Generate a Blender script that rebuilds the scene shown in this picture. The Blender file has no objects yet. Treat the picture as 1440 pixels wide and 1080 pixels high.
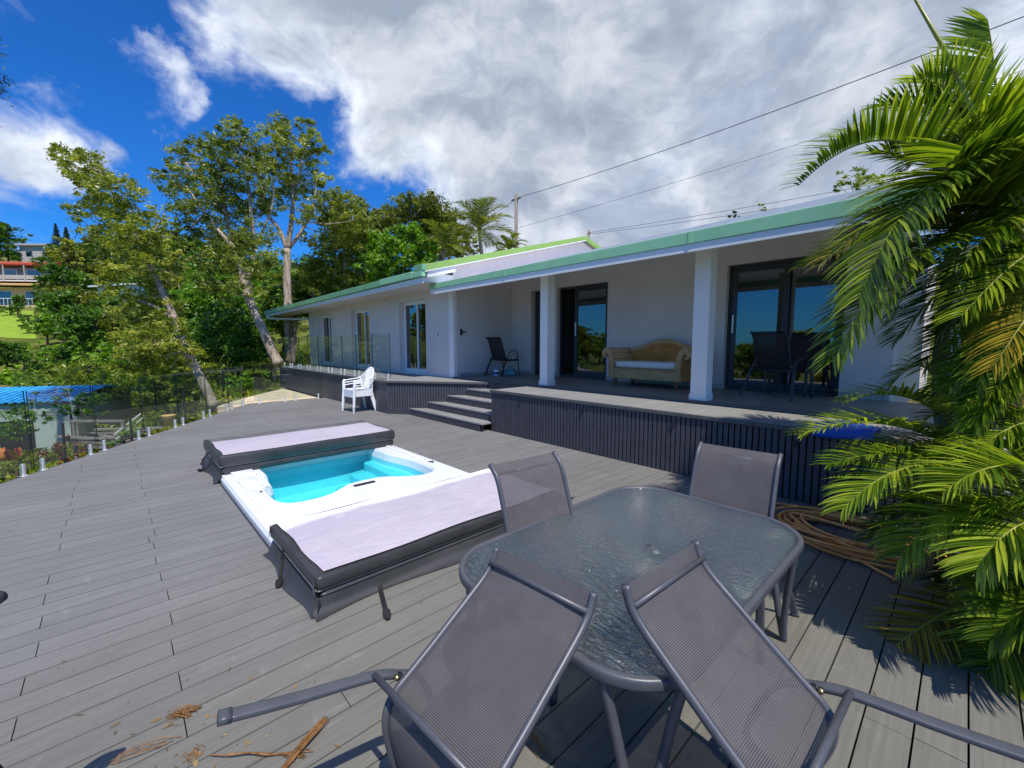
import bpy, bmesh, math, random
import numpy as np
from mathutils import Vector, Matrix
rad = math.radians
random.seed(7); RNG = np.random.default_rng(7)
scene = bpy.context.scene
COL = scene.collection

# ------------------------------------------------------------------ camera
PITCH = math.atan(57/597.); YAW = rad(46.95); EYE = Vector((0, 0, 1.6))
cam_d = bpy.data.cameras.new('camera'); cam = bpy.data.objects.new('camera', cam_d); COL.objects.link(cam)
cam_d.sensor_width = 36; cam_d.lens = 36*597/1440.; cam_d.clip_start = 0.02; cam_d.clip_end = 3000
cam.location = EYE; cam.rotation_euler = (math.pi/2-PITCH, 0, YAW)
scene.camera = cam
FWD = Vector((-math.sin(YAW)*math.cos(PITCH), math.cos(YAW)*math.cos(PITCH), -math.sin(PITCH)))
RGT = Vector((math.cos(YAW), math.sin(YAW), 0)); UPV = RGT.cross(FWD)
def at(px, py, d):
    """point of the place seen at photo pixel (px,py) lying d metres ahead of the lens"""
    return EYE + (FWD + RGT*((px-720)/597.) + UPV*((540-py)/597.))*d
def pdir(px, py):
    return (FWD + RGT*((px-720)/597.) + UPV*((540-py)/597.)).normalized()

# ------------------------------------------------------------------ light
SUN_DIR = Vector((0.52, -0.19, 1.0)).normalized()
SUN_EL = math.asin(SUN_DIR.z)
sd = bpy.data.lights.new('sun', 'SUN'); sd.energy = 4.6; sd.angle = rad(0.5); sd.color = (1.0, 0.94, 0.84)
so = bpy.data.objects.new('sun', sd); COL.objects.link(so)
so.rotation_euler = SUN_DIR.to_track_quat('Z', 'Y').to_euler(); so.location = (5, -5, 20)
scene.view_settings.view_transform = 'Standard'; scene.view_settings.look = 'None'
scene.view_settings.exposure = 0.15; scene.view_settings.gamma = 1.0
try: scene.view_settings.use_curve_mapping = False
except Exception: pass
scene.cycles.max_bounces = 8; scene.cycles.transparent_max_bounces = 24
scene.cycles.use_denoising = True

class NT:
    """small node-tree writer"""
    def __init__(s, tree): s.t = tree; tree.nodes.clear()
    def n(s, typ, **kw):
        nd = s.t.nodes.new(typ); ins = kw.pop('ins', {})
        for k, v in kw.items(): setattr(nd, k, v)
        for k, v in ins.items():
            if isinstance(v, bpy.types.NodeSocket): s.t.links.new(v, nd.inputs[k])
            else: nd.inputs[k].default_value = v
        return nd
    def link(s, a, b): s.t.links.new(a, b)
    def math(s, op, a, b=0.0, c=0.0, clamp=False):
        nd = s.t.nodes.new('ShaderNodeMath'); nd.operation = op; nd.use_clamp = clamp
        for i, v in enumerate((a, b, c)):
            if isinstance(v, bpy.types.NodeSocket): s.t.links.new(v, nd.inputs[i])
            else: nd.inputs[i].default_value = v
        return nd.outputs[0]
    def vmath(s, op, a, b=None):
        nd = s.t.nodes.new('ShaderNodeVectorMath'); nd.operation = op
        for i, v in enumerate((a, b)):
            if v is None: continue
            if isinstance(v, bpy.types.NodeSocket): s.t.links.new(v, nd.inputs[i])
            else: nd.inputs[i].default_value = v
        return nd
    def ramp(s, fac, stops, interp='LINEAR'):
        nd = s.t.nodes.new('ShaderNodeValToRGB'); nd.color_ramp.interpolation = interp
        e = nd.color_ramp.elements
        while len(e) > len(stops): e.remove(e[-1])
        while len(e) < len(stops): e.new(0.5)
        for el, (p, c) in zip(e, stops):
            el.position = p; el.color = c if len(c) == 4 else (*c, 1)
        s.t.links.new(fac, nd.inputs[0]); return nd.outputs[0]
    def smooth(s, v, a, b):
        nd = s.t.nodes.new('ShaderNodeMapRange'); nd.interpolation_type = 'SMOOTHSTEP'
        s.t.links.new(v, nd.inputs[0]); nd.inputs[1].default_value = a; nd.inputs[2].default_value = b
        return nd.outputs[0]
    def mix(s, fac, a, b, typ='MIX'):
        nd = s.t.nodes.new('ShaderNodeMix'); nd.data_type = 'RGBA'; nd.blend_type = typ
        for sock, v in ((nd.inputs[0], fac), (nd.inputs[6], a), (nd.inputs[7], b)):
            if isinstance(v, bpy.types.NodeSocket): s.t.links.new(v, sock)
            else: sock.default_value = v if not isinstance(v, tuple) or len(v) == 4 else (*v, 1)
        return nd.outputs[2]
    def noise(s, vec, scale, detail=4, rough=0.55, dist=0.0, out='Fac'):
        nd = s.t.nodes.new('ShaderNodeTexNoise')
        if vec is not None: s.t.links.new(vec, nd.inputs['Vector'])
        nd.inputs['Scale'].default_value = scale; nd.inputs['Detail'].default_value = detail
        nd.inputs['Roughness'].default_value = rough; nd.inputs['Distortion'].default_value = dist
        return nd.outputs[out]

# ------------------------------------------------------------------ sky: Nishita blue with broken cloud
world = bpy.data.worlds.new('World'); scene.world = world; world.use_nodes = True
def build_sky():
    w = NT(world.node_tree)
    sky = w.n('ShaderNodeTexSky', sky_type='NISHITA', sun_disc=False, sun_elevation=SUN_EL,
              sun_rotation=math.atan2(SUN_DIR.x, SUN_DIR.y), altitude=0, air_density=1.0, dust_density=0.15, ozone_density=3.2)
    tc = w.n('ShaderNodeTexCoord'); d = w.vmath('NORMALIZE', tc.outputs['Generated']).outputs[0]
    sep = w.n('ShaderNodeSeparateXYZ', ins={0: d}); z = w.math('MAXIMUM', sep.outputs[2], 0.0)
    def warp(src, scale, amp, det=5):
        c = w.noise(src, scale, det, 0.6, out='Color'); sc = w.vmath('SCALE', w.vmath('SUBTRACT', c, (0.5, 0.5, 0.5)).outputs[0]); sc.inputs['Scale'].default_value = amp
        return w.vmath('ADD', src, sc.outputs[0]).outputs[0]
    q = w.n('ShaderNodeMapping', ins={'Vector': d, 'Scale': (1.0, 1.0, 1.55)}).outputs[0]
    qw = warp(q, 2.2, 0.35, 4); dl = w.vmath('NORMALIZE', warp(d, 5.0, 0.30, 7)).outputs[0]
    big = w.noise(qw, 2.6, 10, 0.60); fine = w.noise(qw, 9.0, 8, 0.62)
    def near(px, py, a, b, src=dl):            # 1 inside the lobe round that direction of the sky, 0 outside
        v = w.vmath('DOT_PRODUCT', src, tuple(pdir(px, py))).outputs['Value']
        return w.smooth(v, math.cos(b), math.cos(a))
    dens = w.math('ADD', w.math('MULTIPLY', w.math('SUBTRACT', big, 0.5), 1.25), 0.40)
    dens = w.math('ADD', dens, w.math('MULTIPLY', w.math('SUBTRACT', fine, 0.5), 0.42))
    for (px, py, a, b, k) in ((860, 160, 16, 46, 0.52), (700, 40, 8, 24, 0.16), (290, 225, 7, 22, -0.34), (60, 340, 6, 22, -0.16), (560, 320, 3, 11, -0.20), (420, 150, 2, 8, -0.16),
                              (30, 150, 2, 9, 0.20), (110, 210, 1, 7, 0.20), (245, 150, 0.5, 5, 0.32), (20, 265, 1, 8, 0.14), (130, 245, 1, 6, 0.12), (180, 5, 4, 17, 0.24), (330, 10, 3, 10, 0.10), (420, 60, 4, 14, 0.12), (30, 330, 2, 8, 0.15)):
        dens = w.math('ADD', dens, w.math('MULTIPLY', near(px, py, rad(a), rad(b)), k))
    cov = w.smooth(dens, 0.40, 0.72); core = w.smooth(dens, 0.62, 1.05)
    shade = w.noise(qw, 4.2, 10, 0.60); lit = w.smooth(shade, 0.36, 0.66)
    lum = w.math('ADD', w.math('MULTIPLY', lit, 3.0), 4.9)
    lum = w.math('MULTIPLY', lum, w.math('SUBTRACT', 1.22, w.math('MULTIPLY', core, 0.32)))
    ccol = w.mix(lit, (0.75, 0.87, 1.10), (0.95, 1.0, 1.08))
    cl = w.vmath('SCALE', ccol); w.link(lum, cl.inputs['Scale'])
    skc = w.mix(1.0, sky.outputs[0], (0.15, 0.68, 1.42), 'MULTIPLY')
    colr = w.mix(w.math('MULTIPLY', cov, 0.97), skc, cl.outputs[0])
    bg = w.n('ShaderNodeBackground', ins={'Color': colr, 'Strength': 0.10})
    out = w.n('ShaderNodeOutputWorld'); w.link(bg.outputs[0], out.inputs[0])
build_sky()

# ------------------------------------------------------------------ materials
MATS = {}
def newmat(name):
    m = bpy.data.materials.new(name); m.use_nodes = True; MATS[name] = m
    return m, NT(m.node_tree)
def finish(nt, shader): 
    o = nt.n('ShaderNodeOutputMaterial'); nt.link(shader, o.inputs[0])
def pbr(nt, color, rough=0.6, metal=0.0, spec=0.5, normal=None, **extra):
    b = nt.n('ShaderNodeBsdfPrincipled')
    for k, v in (('Base Color', color), ('Roughness', rough), ('Metallic', metal), ('Specular IOR Level', spec)):
        if isinstance(v, bpy.types.NodeSocket): nt.link(v, b.inputs[k])
        else: b.inputs[k].default_value = (*v, 1) if isinstance(v, tuple) and len(v) == 3 else v
    for k, v in extra.items():
        k = k.replace('_', ' ')
        if isinstance(v, bpy.types.NodeSocket): nt.link(v, b.inputs[k])
        else: b.inputs[k].default_value = v
    if normal is not None: nt.link(normal, b.inputs['Normal'])
    return b.outputs[0]
def bump(nt, h, strength=0.3, dist=0.01):
    b = nt.n('ShaderNodeBump', ins={'Height': h, 'Strength': strength, 'Distance': dist}); return b.outputs[0]
def coords(nt, kind='Object', scale=(1, 1, 1)):
    tc = nt.n('ShaderNodeTexCoord')
    mp = nt.n('ShaderNodeMapping', ins={'Vector': tc.outputs[kind], 'Scale': scale}); return mp.outputs[0]
def schlick(nt, f0=0.04, normal=None, power=5.0):
    """facing-independent Fresnel, the same from either side of a pane"""
    g = nt.n('ShaderNodeNewGeometry'); nv = normal if normal is not None else g.outputs['Normal']
    d = nt.math('ABSOLUTE', nt.vmath('DOT_PRODUCT', nv, g.outputs['Incoming']).outputs['Value'])
    return nt.math('ADD', f0, nt.math('MULTIPLY', 1-f0, nt.math('POWER', nt.math('SUBTRACT', 1.0, d, clamp=True), power)), clamp=True)
def simple(name, col, rough=0.6, metal=0.0, var=0.12, nscale=6.0, bmp=0.05, spec=0.5, fine=90.0):
    m, nt = newmat(name); v = coords(nt)
    f = nt.noise(v, nscale, 6, 0.6); g = nt.noise(v, fine, 3, 0.6)
    lo = tuple(c*(1-var) for c in col); hi = tuple(min(1, c*(1+var)) for c in col)
    c = nt.ramp(f, [(0.3, lo), (0.7, hi)])
    finish(nt, pbr(nt, c, nt.math('ADD', rough-0.06, nt.math('MULTIPLY', f, 0.12)), metal, spec, bump(nt, g, bmp, 0.004)))
    return m
def mat_boards(name, base, warm, mottle=0.10):
    """grey composite boards: tint per board, grain along Y, dusty stains"""
    m, nt = newmat(name); at_ = nt.n('ShaderNodeAttribute', attribute_name='tint', attribute_type='GEOMETRY')
    v = coords(nt, 'Object', (60, 2.0, 60)); v2 = coords(nt)
    g = nt.noise(v, 1.0, 5, 0.65); big = nt.noise(v2, 0.7, 5, 0.6); st = nt.noise(v2, 6, 6, 0.7, 0.6)
    sp = nt.n('ShaderNodeSeparateXYZ', ins={0: v2})
    c = nt.ramp(at_.outputs['Fac'], [(0, tuple(x*0.94 for x in base)), (1, tuple(x*1.05 for x in base))])
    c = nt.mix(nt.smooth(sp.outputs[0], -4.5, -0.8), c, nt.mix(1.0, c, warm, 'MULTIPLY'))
    c = nt.mix(1.0, c, nt.ramp(g, [(0.25, (0.80, 0.80, 0.80)), (0.75, (1.16, 1.16, 1.16))]), 'MULTIPLY')
    c = nt.mix(1.0, c, nt.ramp(big, [(0.3, (0.88,)*3), (0.7, (1.10,)*3)]), 'MULTIPLY')
    c = nt.mix(nt.math('MULTIPLY', nt.smooth(st, 0.58, 0.76), 0.42), c, tuple(x*1.55 for x in base))
    c = nt.mix(nt.math('MULTIPLY', nt.smooth(st, 0.42, 0.26), 0.40), c, tuple(x*0.6 for x in base))
    finish(nt, pbr(nt, c, nt.math('ADD', 0.50, nt.math('MULTIPLY', big, 0.2)), 0, 0.35, bump(nt, g, 0.25, 0.002)))
    return m
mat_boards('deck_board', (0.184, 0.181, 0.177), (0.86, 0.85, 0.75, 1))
mat_boards('platform_board', (0.25, 0.25, 0.245), (1.0, 0.97, 0.88, 1))
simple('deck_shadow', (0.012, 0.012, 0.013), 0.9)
simple('slat', (0.060, 0.060, 0.074), 0.5, var=0.2, nscale=9)
simple('slat_trim', (0.085, 0.083, 0.085), 0.5, var=0.15)
def mat_render(name, col, dirt=0.10):
    m, nt = newmat(name); v = coords(nt); a = nt.noise(v, 0.8, 6, 0.6); b = nt.noise(v, 60, 4, 0.7)
    vs = coords(nt, 'Object', (5, 5, 0.5)); s = nt.noise(vs, 1.0, 5, 0.6)
    c = nt.ramp(a, [(0.3, tuple(x*(1-dirt) for x in col)), (0.7, tuple(x*(1+dirt*0.5) for x in col))])
    c = nt.mix(nt.math('MULTIPLY', nt.smooth(s, 0.52, 0.75), 0.22), c, tuple(x*0.7 for x in col))
    finish(nt, pbr(nt, c, 0.85, 0, 0.2, bump(nt, b, 0.35, 0.004))); return m
mat_render('house_wall', (0.68, 0.625, 0.595)); mat_render('column_paint', (0.86, 0.82, 0.78))
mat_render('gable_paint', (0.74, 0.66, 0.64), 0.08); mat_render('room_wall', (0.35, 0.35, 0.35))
simple('skirting', (0.40, 0.38, 0.36), 0.5)
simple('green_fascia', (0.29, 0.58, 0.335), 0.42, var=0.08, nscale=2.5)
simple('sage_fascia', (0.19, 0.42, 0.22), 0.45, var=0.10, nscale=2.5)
simple('lime_trim', (0.26, 0.42, 0.10), 0.45, var=0.08)
simple('white_paint', (0.74, 0.75, 0.76), 0.5, var=0.04)
simple('white_metal', (0.78, 0.80, 0.80), 0.35, var=0.03)
simple('roof_sheet', (0.80, 0.80, 0.82), 0.45, var=0.05); simple('old_roof', (0.16, 0.17, 0.14), 0.7, var=0.3)
def mat_tile():
    m, nt = newmat('floor_tile'); v = coords(nt)
    b = nt.n('ShaderNodeTexBrick', offset=0.0, squash=1.0, ins={'Vector': v, 'Scale': 1.0, 'Mortar Size': 0.004, 'Brick Width': 0.6, 'Row Height': 0.6,
             'Color1': (0.255, 0.225, 0.195, 1), 'Color2': (0.235, 0.21, 0.185, 1), 'Mortar': (0.13, 0.12, 0.11, 1)})
    n = nt.noise(v, 7, 6, 0.65); c = nt.mix(1.0, b.outputs[0], nt.ramp(n, [(0.3, (0.86,)*3), (0.7, (1.12,)*3)]), 'MULTIPLY')
    finish(nt, pbr(nt, c, 0.45, 0, 0.4))
mat_tile()
simple('dark_frame', (0.030, 0.034, 0.042), 0.38); simple('black_plastic', (0.018, 0.018, 0.02), 0.45)
simple('grey_metal', (0.088, 0.092, 0.108), 0.42, metal=0.2, var=0.10, nscale=14, spec=0.5)
simple('black_metal', (0.014, 0.014, 0.016), 0.42); simple('brass', (0.5, 0.4, 0.2), 0.35, metal=1)
simple('steel', (0.78, 0.78, 0.77), 0.28, metal=0.35, var=0.05)
def mat_glass(name, tint, refl=1.0, rough=0.0, ior=1.5, base=0.0):
    m, nt = newmat(name)
    tr = nt.n('ShaderNodeBsdfTransparent', ins={'Color': (*tint, 1)}); gl = nt.n('ShaderNodeBsdfGlossy', ins={'Color': (1, 1, 1, 1), 'Roughness': rough})
    f = nt.math('ADD', nt.math('MULTIPLY', schlick(nt, ((ior-1)/(ior+1))**2*1.6), refl), base, clamp=True)
    mx = nt.n('ShaderNodeMixShader', ins={0: f, 1: tr.outputs[0], 2: gl.outputs[0]}); finish(nt, mx.outputs[0]); return m
mat_glass('fence_glass', (0.74, 0.84, 0.82), 1.0, base=0.02); mat_glass('window_glass', (0.16, 0.18, 0.19), 1.3, ior=1.6, base=0.09)
mat_glass('door_glass', (0.12, 0.13, 0.14), 1.0, ior=1.6, base=0.075)
simple('glass_edge', (0.012, 0.03, 0.026), 0.2)
def mat_table_glass():
    m, nt = newmat('table_glass'); v = coords(nt, 'Object', (1, 1, 1)); v2 = coords(nt, 'Object', (30, 48, 30))
    n = nt.noise(v2, 1.0, 3, 0.6, 0.8); n2 = nt.noise(v, 3, 5, 0.6)
    bp = bump(nt, n, 1.0, 0.028)
    tr = nt.n('ShaderNodeBsdfTransparent', ins={'Color': (0.50, 0.56, 0.57, 1)})
    rf = nt.n('ShaderNodeBsdfRefraction', ins={'Color': (0.62, 0.70, 0.71, 1), 'Roughness': 0.05, 'IOR': 1.25, 'Normal': bp})
    gl = nt.n('ShaderNodeBsdfGlossy', ins={'Color': (0.92, 0.94, 0.88, 1), 'Roughness': nt.math('ADD', 0.02, nt.math('MULTIPLY', n2, 0.06)), 'Normal': bp})
    df = nt.n('ShaderNodeBsdfDiffuse', ins={'Color': (0.25, 0.30, 0.285, 1), 'Normal': bp})
    a = nt.n('ShaderNodeMixShader', ins={0: 0.55, 1: tr.outputs[0], 2: rf.outputs[0]})
    b = nt.n('ShaderNodeMixShader', ins={0: 0.13, 1: a.outputs[0], 2: df.outputs[0]})
    c = nt.n('ShaderNodeMixShader', ins={0: nt.math('ADD', schlick(nt, 0.06, bp, 3.0), 0.17, clamp=True), 1: b.outputs[0], 2: gl.outputs[0]}); finish(nt, c.outputs[0])
mat_table_glass()
def mat_sling(name, col, see=0.20):
    """woven mesh: fine ribs across, tiny holes that let light through"""
    m, nt = newmat(name); uv = nt.n('ShaderNodeUVMap').outputs[0]
    sp = nt.n('ShaderNodeSeparateXYZ', ins={0: uv})
    ru = nt.math('SINE', nt.math('MULTIPLY', sp.outputs[0], 2*math.pi/0.0042)); rv = nt.math('SINE', nt.math('MULTIPLY', sp.outputs[1], 2*math.pi/0.0062))
    weave = nt.math('MULTIPLY', nt.math('ADD', rv, nt.math('MULTIPLY', ru, 0.45)), 0.69)
    n = nt.noise(uv, 9, 5, 0.6)
    c = nt.ramp(nt.math('ADD', nt.math('MULTIPLY', weave, 0.5), 0.5), [(0.0, tuple(x*0.55 for x in col)), (0.55, col), (1.0, tuple(min(1, x*1.6) for x in col))])
    c = nt.mix(1.0, c, nt.ramp(n, [(0.3, (0.88, 0.87, 0.88)), (0.7, (1.10, 1.10, 1.10))]), 'MULTIPLY')
    p = pbr(nt, c, 0.55, 0, 0.4, bump(nt, weave, 0.5, 0.0012))
    tl = nt.n('ShaderNodeBsdfTranslucent', ins={'Color': (*[x*1.5 for x in col], 1)})
    a = nt.n('ShaderNodeMixShader', ins={0: 0.18, 1: p, 2: tl.outputs[0]})
    tr = nt.n('ShaderNodeBsdfTransparent', ins={'Color': (1, 1, 1, 1)})
    hole = nt.math('MULTIPLY', nt.smooth(weave, 0.1, -0.7), see*2.2, clamp=True)
    b = nt.n('ShaderNodeMixShader', ins={0: hole, 1: a.outputs[0], 2: tr.outputs[0]}); finish(nt, b.outputs[0]); return m
mat_sling('grey_sling', (0.108, 0.100, 0.104), 0.15); mat_sling('black_sling', (0.022, 0.022, 0.024), 0.1)
def mat_cover_top():
    m, nt = newmat('lilac_vinyl'); v = coords(nt); n = nt.noise(v, 2.2, 6, 0.6, 0.4); f = nt.noise(v, 14, 5, 0.7)
    sp = nt.n('ShaderNodeSeparateXYZ', ins={0: v}); e = nt.math('ADD', sp.outputs[0], nt.math('MULTIPLY', nt.math('SUBTRACT', nt.noise(v, 1.7, 3, 0.5), 0.5), 0.22))
    c = nt.ramp(n, [(0.25, (0.43, 0.385, 0.465)), (0.75, (0.52, 0.475, 0.54))])
    c = nt.mix(nt.smooth(e, -0.30, -0.40), c, (0.86, 0.86, 0.88))            # overexposed white strip painted in where the lilac discolouring fades
    dirt = nt.math('MULTIPLY', nt.math('MULTIPLY', nt.smooth(f, 0.56, 0.72), nt.smooth(sp.outputs[0], -0.05, 0.28)), nt.math('MULTIPLY', nt.smooth(nt.noise(v, 1.2, 2, 0.5), 0.44, 0.6), 0.6))
    c = nt.mix(dirt, c, (0.55, 0.36, 0.30))
    wr = nt.noise(coords(nt, 'Object', (5, 2.2, 3)), 1.6, 6, 0.55, 1.2); st = nt.noise(v, 4.5, 5, 0.65, 0.8)
    c = nt.mix(nt.math('MULTIPLY', nt.smooth(st, 0.56, 0.70), 0.16), c, (0.46, 0.40, 0.40)); c = nt.mix(nt.math('MULTIPLY', nt.smooth(st, 0.40, 0.28), 0.22), c, (0.72, 0.69, 0.73))
    finish(nt, pbr(nt, c, 0.5, 0, 0.4, bump(nt, nt.math('ADD', wr, nt.math('MULTIPLY', n, 0.5)), 0.45, 0.03)))
mat_cover_top()
simple('black_vinyl', (0.040, 0.041, 0.044), 0.42, var=0.25, nscale=5, bmp=0.12, fine=26)
simple('grey_vinyl', (0.135, 0.135, 0.132), 0.5, var=0.2, nscale=5); simple('seam', (0.28, 0.28, 0.27), 0.6)
simple('acrylic_white', (0.76, 0.79, 0.82), 0.25, var=0.04, nscale=3)
def mat_tub():
    m, nt = newmat('tub_shell'); v = coords(nt); n = nt.noise(v, 5, 4, 0.6)
    finish(nt, pbr(nt, nt.ramp(n, [(0.3, (0.30, 0.72, 0.78)), (0.7, (0.36, 0.80, 0.86))]), 0.35))
mat_tub()
def mat_water():
    m, nt = newmat('water'); v = coords(nt); n = nt.noise(v, 7, 3, 0.5, 0.5); bp = bump(nt, n, 0.10, 0.02)
    tr = nt.n('ShaderNodeBsdfTransparent', ins={'Color': (0.44, 0.93, 0.97, 1)}); gl = nt.n('ShaderNodeBsdfGlossy', ins={'Roughness': 0.02, 'Normal': bp})
    mx = nt.n('ShaderNodeMixShader', ins={0: nt.math('MULTIPLY', schlick(nt, 0.02, bp), 0.7), 1: tr.outputs[0], 2: gl.outputs[0]}); finish(nt, mx.outputs[0])
mat_water()
def mat_wicker(name, a, b):
    m, nt = newmat(name); v = coords(nt)
    w1 = nt.n('ShaderNodeTexWave', wave_type='BANDS', bands_direction='Z', ins={'Vector': v, 'Scale': 16, 'Distortion': 1.2, 'Detail': 2}).outputs['Fac']
    w2 = nt.n('ShaderNodeTexWave', wave_type='BANDS', bands_direction='X', ins={'Vector': v, 'Scale': 20, 'Distortion': 1.5, 'Detail': 2}).outputs['Fac']
    n = nt.noise(v, 9, 5, 0.6); h = nt.math('MULTIPLY', w1, w2)
    c = nt.mix(1.0, nt.ramp(h, [(0.0, tuple(x*0.5 for x in a)), (0.5, a), (1, b)]), nt.ramp(n, [(0.3, (0.8,)*3), (0.7, (1.15,)*3)]), 'MULTIPLY')
    finish(nt, pbr(nt, c, 0.6, 0, 0.3, bump(nt, h, 0.8, 0.01)))
mat_wicker('wicker_light', (0.94, 0.56, 0.25), (0.98, 0.70, 0.40)); mat_wicker('wicker_brown', (0.86, 0.38, 0.10), (0.94, 0.50, 0.17))
simple('cushion_cloth', (0.74, 0.71, 0.67), 0.85, var=0.08, nscale=8, bmp=0.2, fine=30)
simple('turned_wood', (0.28, 0.085, 0.03), 0.35); simple('plastic_white', (0.80, 0.82, 0.85), 0.32, var=0.03)
def mat_hose():
    m, nt = newmat('hose_rubber'); v = coords(nt); n = nt.noise(v, 12, 4, 0.6)
    finish(nt, pbr(nt, nt.ramp(n, [(0.3, (0.82, 0.26, 0.05)), (0.7, (0.96, 0.44, 0.13))]), 0.42))
mat_hose()
simple('blue_plastic', (0.012, 0.085, 0.46), 0.35); simple('teal_plastic', (0.10, 0.24, 0.28), 0.45); simple('tin_blue', (0.05, 0.08, 0.25), 0.4)
def mat_bark(name, a, b, sc=1.0):
    m, nt = newmat(name); v = coords(nt, 'Object', (9*sc, 9*sc, 1.6*sc)); n = nt.noise(v, 1.0, 7, 0.65, 0.8); l = nt.noise(coords(nt), 1.6, 4, 0.6)
    c = nt.mix(1.0, nt.ramp(n, [(0.3, a), (0.62, b)]), nt.ramp(l, [(0.35, (0.7,)*3), (0.65, (1.15,)*3)]), 'MULTIPLY')
    finish(nt, pbr(nt, c, 0.85, 0, 0.2, bump(nt, n, 0.7, 0.03)))
mat_bark('paperbark', (0.16, 0.12, 0.085), (0.52, 0.43, 0.34)); mat_bark('dark_bark', (0.05, 0.04, 0.03), (0.16, 0.125, 0.09))
mat_bark('palm_stem', (0.055, 0.07, 0.062), (0.15, 0.165, 0.14), 0.6); mat_bark('dead_fibre', (0.10, 0.075, 0.05), (0.30, 0.235, 0.16))
mat_bark('husk', (0.16, 0.07, 0.025), (0.42, 0.22, 0.085), 3)
def mat_leaf(name, dark, mid, light, trans=0.35, rough=0.42, spec=0.5, rnd=0.25):
    m, nt = newmat(name); a = nt.n('ShaderNodeAttribute', attribute_name='tint', attribute_type='GEOMETRY').outputs['Fac']
    oi = nt.n('ShaderNodeObjectInfo').outputs['Random']
    c = nt.ramp(a, [(0.0, dark), (0.5, mid), (1.0, light)])
    c = nt.mix(1.0, c, nt.ramp(oi, [(0, (1-rnd, 1-rnd*0.8, 1-rnd)), (1, (1+rnd, 1+rnd*0.7, 1+rnd*0.4))]), 'MULTIPLY')
    p = pbr(nt, c, rough, 0, spec)
    tl = nt.n('ShaderNodeBsdfTranslucent'); nt.link(nt.mix(1.0, c, (1.5, 1.45, 0.6), 'MULTIPLY'), tl.inputs[0])
    mx = nt.n('ShaderNodeMixShader', ins={0: trans, 1: p, 2: tl.outputs[0]}); finish(nt, mx.outputs[0]); return m
mat_leaf('paperbark_leaf', (0.055, 0.090, 0.008), (0.195, 0.258, 0.022), (0.50, 0.53, 0.12), 0.42, 0.40)
mat_leaf('broad_leaf', (0.022, 0.070, 0.007), (0.075, 0.18, 0.013), (0.19, 0.36, 0.03), 0.34)
mat_leaf('bright_leaf', (0.045, 0.13, 0.006), (0.14, 0.31, 0.012), (0.31, 0.50, 0.035), 0.36)
mat_leaf('olive_leaf', (0.06, 0.082, 0.007), (0.165, 0.205, 0.016), (0.34, 0.36, 0.04), 0.34)
mat_leaf('fern_leaf', (0.08, 0.13, 0.008), (0.22, 0.30, 0.016), (0.42, 0.48, 0.05), 0.38)
mat_leaf('red_leaf', (0.055, 0.025, 0.012), (0.15, 0.06, 0.03), (0.28, 0.16, 0.07), 0.25)
mat_leaf('pine_leaf', (0.012, 0.03, 0.016), (0.03, 0.06, 0.03), (0.06, 0.10, 0.045), 0.1)
mat_leaf('palm_leaf', (0.026, 0.068, 0.006), (0.112, 0.205, 0.011), (0.37, 0.46, 0.035), 0.40, 0.34, 0.6, 0.12)
mat_leaf('yellow_palm_leaf', (0.06, 0.06, 0.006), (0.20, 0.18, 0.012), (0.46, 0.33, 0.03), 0.30, 0.38, 0.5, 0.12)
mat_leaf('coconut_leaf', (0.045, 0.08, 0.010), (0.15, 0.21, 0.025), (0.38, 0.42, 0.10), 0.25, 0.35, 0.6)
mat_leaf('dry_leaf', (0.10, 0.06, 0.03), (0.24, 0.15, 0.07), (0.42, 0.30, 0.16), 0.2, 0.7)
simple('palm_rachis', (0.26, 0.28, 0.035), 0.4, var=0.25)
def mat_ground():
    m, nt = newmat('ground'); v = coords(nt); n = nt.noise(v, 0.35, 7, 0.65); f = nt.noise(v, 9, 5, 0.7)
    c = nt.ramp(n, [(0.36, (0.06, 0.085, 0.014)), (0.52, (0.13, 0.16, 0.025)), (0.66, (0.21, 0.17, 0.075))])
    c = nt.mix(1.0, c, nt.ramp(f, [(0.3, (0.6,)*3), (0.7, (1.25,)*3)]), 'MULTIPLY')
    finish(nt, pbr(nt, c, 0.95, 0, 0.1, bump(nt, f, 0.6, 0.05)))
mat_ground()
simple('lawn', (0.22, 0.33, 0.018), 0.9, var=0.2, nscale=0.9, bmp=0.5, fine=8); simple('sandstone', (0.58, 0.48, 0.33), 0.9, var=0.28, nscale=2.2, bmp=0.5, fine=14)
simple('concrete', (0.42, 0.40, 0.37), 0.9, var=0.12); simple('cream_wall', (0.66, 0.53, 0.33), 0.8); simple('ochre_roof', (0.66, 0.40, 0.15), 0.7)
simple('red_roof', (0.55, 0.10, 0.045), 0.65); simple('shade_wall', (0.24, 0.23, 0.22), 0.8); simple('blue_roof', (0.04, 0.38, 0.78), 0.55, var=0.3)
simple('weathered_wood', (0.22, 0.19, 0.16), 0.85, var=0.3); simple('cable', (0.03, 0.03, 0.035), 0.6); simple('brick_ochre', (0.46, 0.24, 0.08), 0.85, var=0.35, nscale=7)
def mat_lattice():
    m, nt = newmat('lattice'); v = coords(nt, 'Object', (1, 1, 1)); sp = nt.n('ShaderNodeSeparateXYZ', ins={0: v})
    a = nt.math('ABSOLUTE', nt.math('SINE', nt.math('MULTIPLY', nt.math('ADD', sp.outputs[0], sp.outputs[2]), 38)))
    b = nt.math('ABSOLUTE', nt.math('SINE', nt.math('MULTIPLY', nt.math('SUBTRACT', sp.outputs[0], sp.outputs[2]), 38)))
    k = nt.math('MAXIMUM', a, b); c = nt.ramp(k, [(0.80, (0.55, 0.58, 0.52)), (0.97, (0.30, 0.34, 0.30))])
    finish(nt, pbr(nt, c, 0.8))
mat_lattice()
M = MATS

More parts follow.
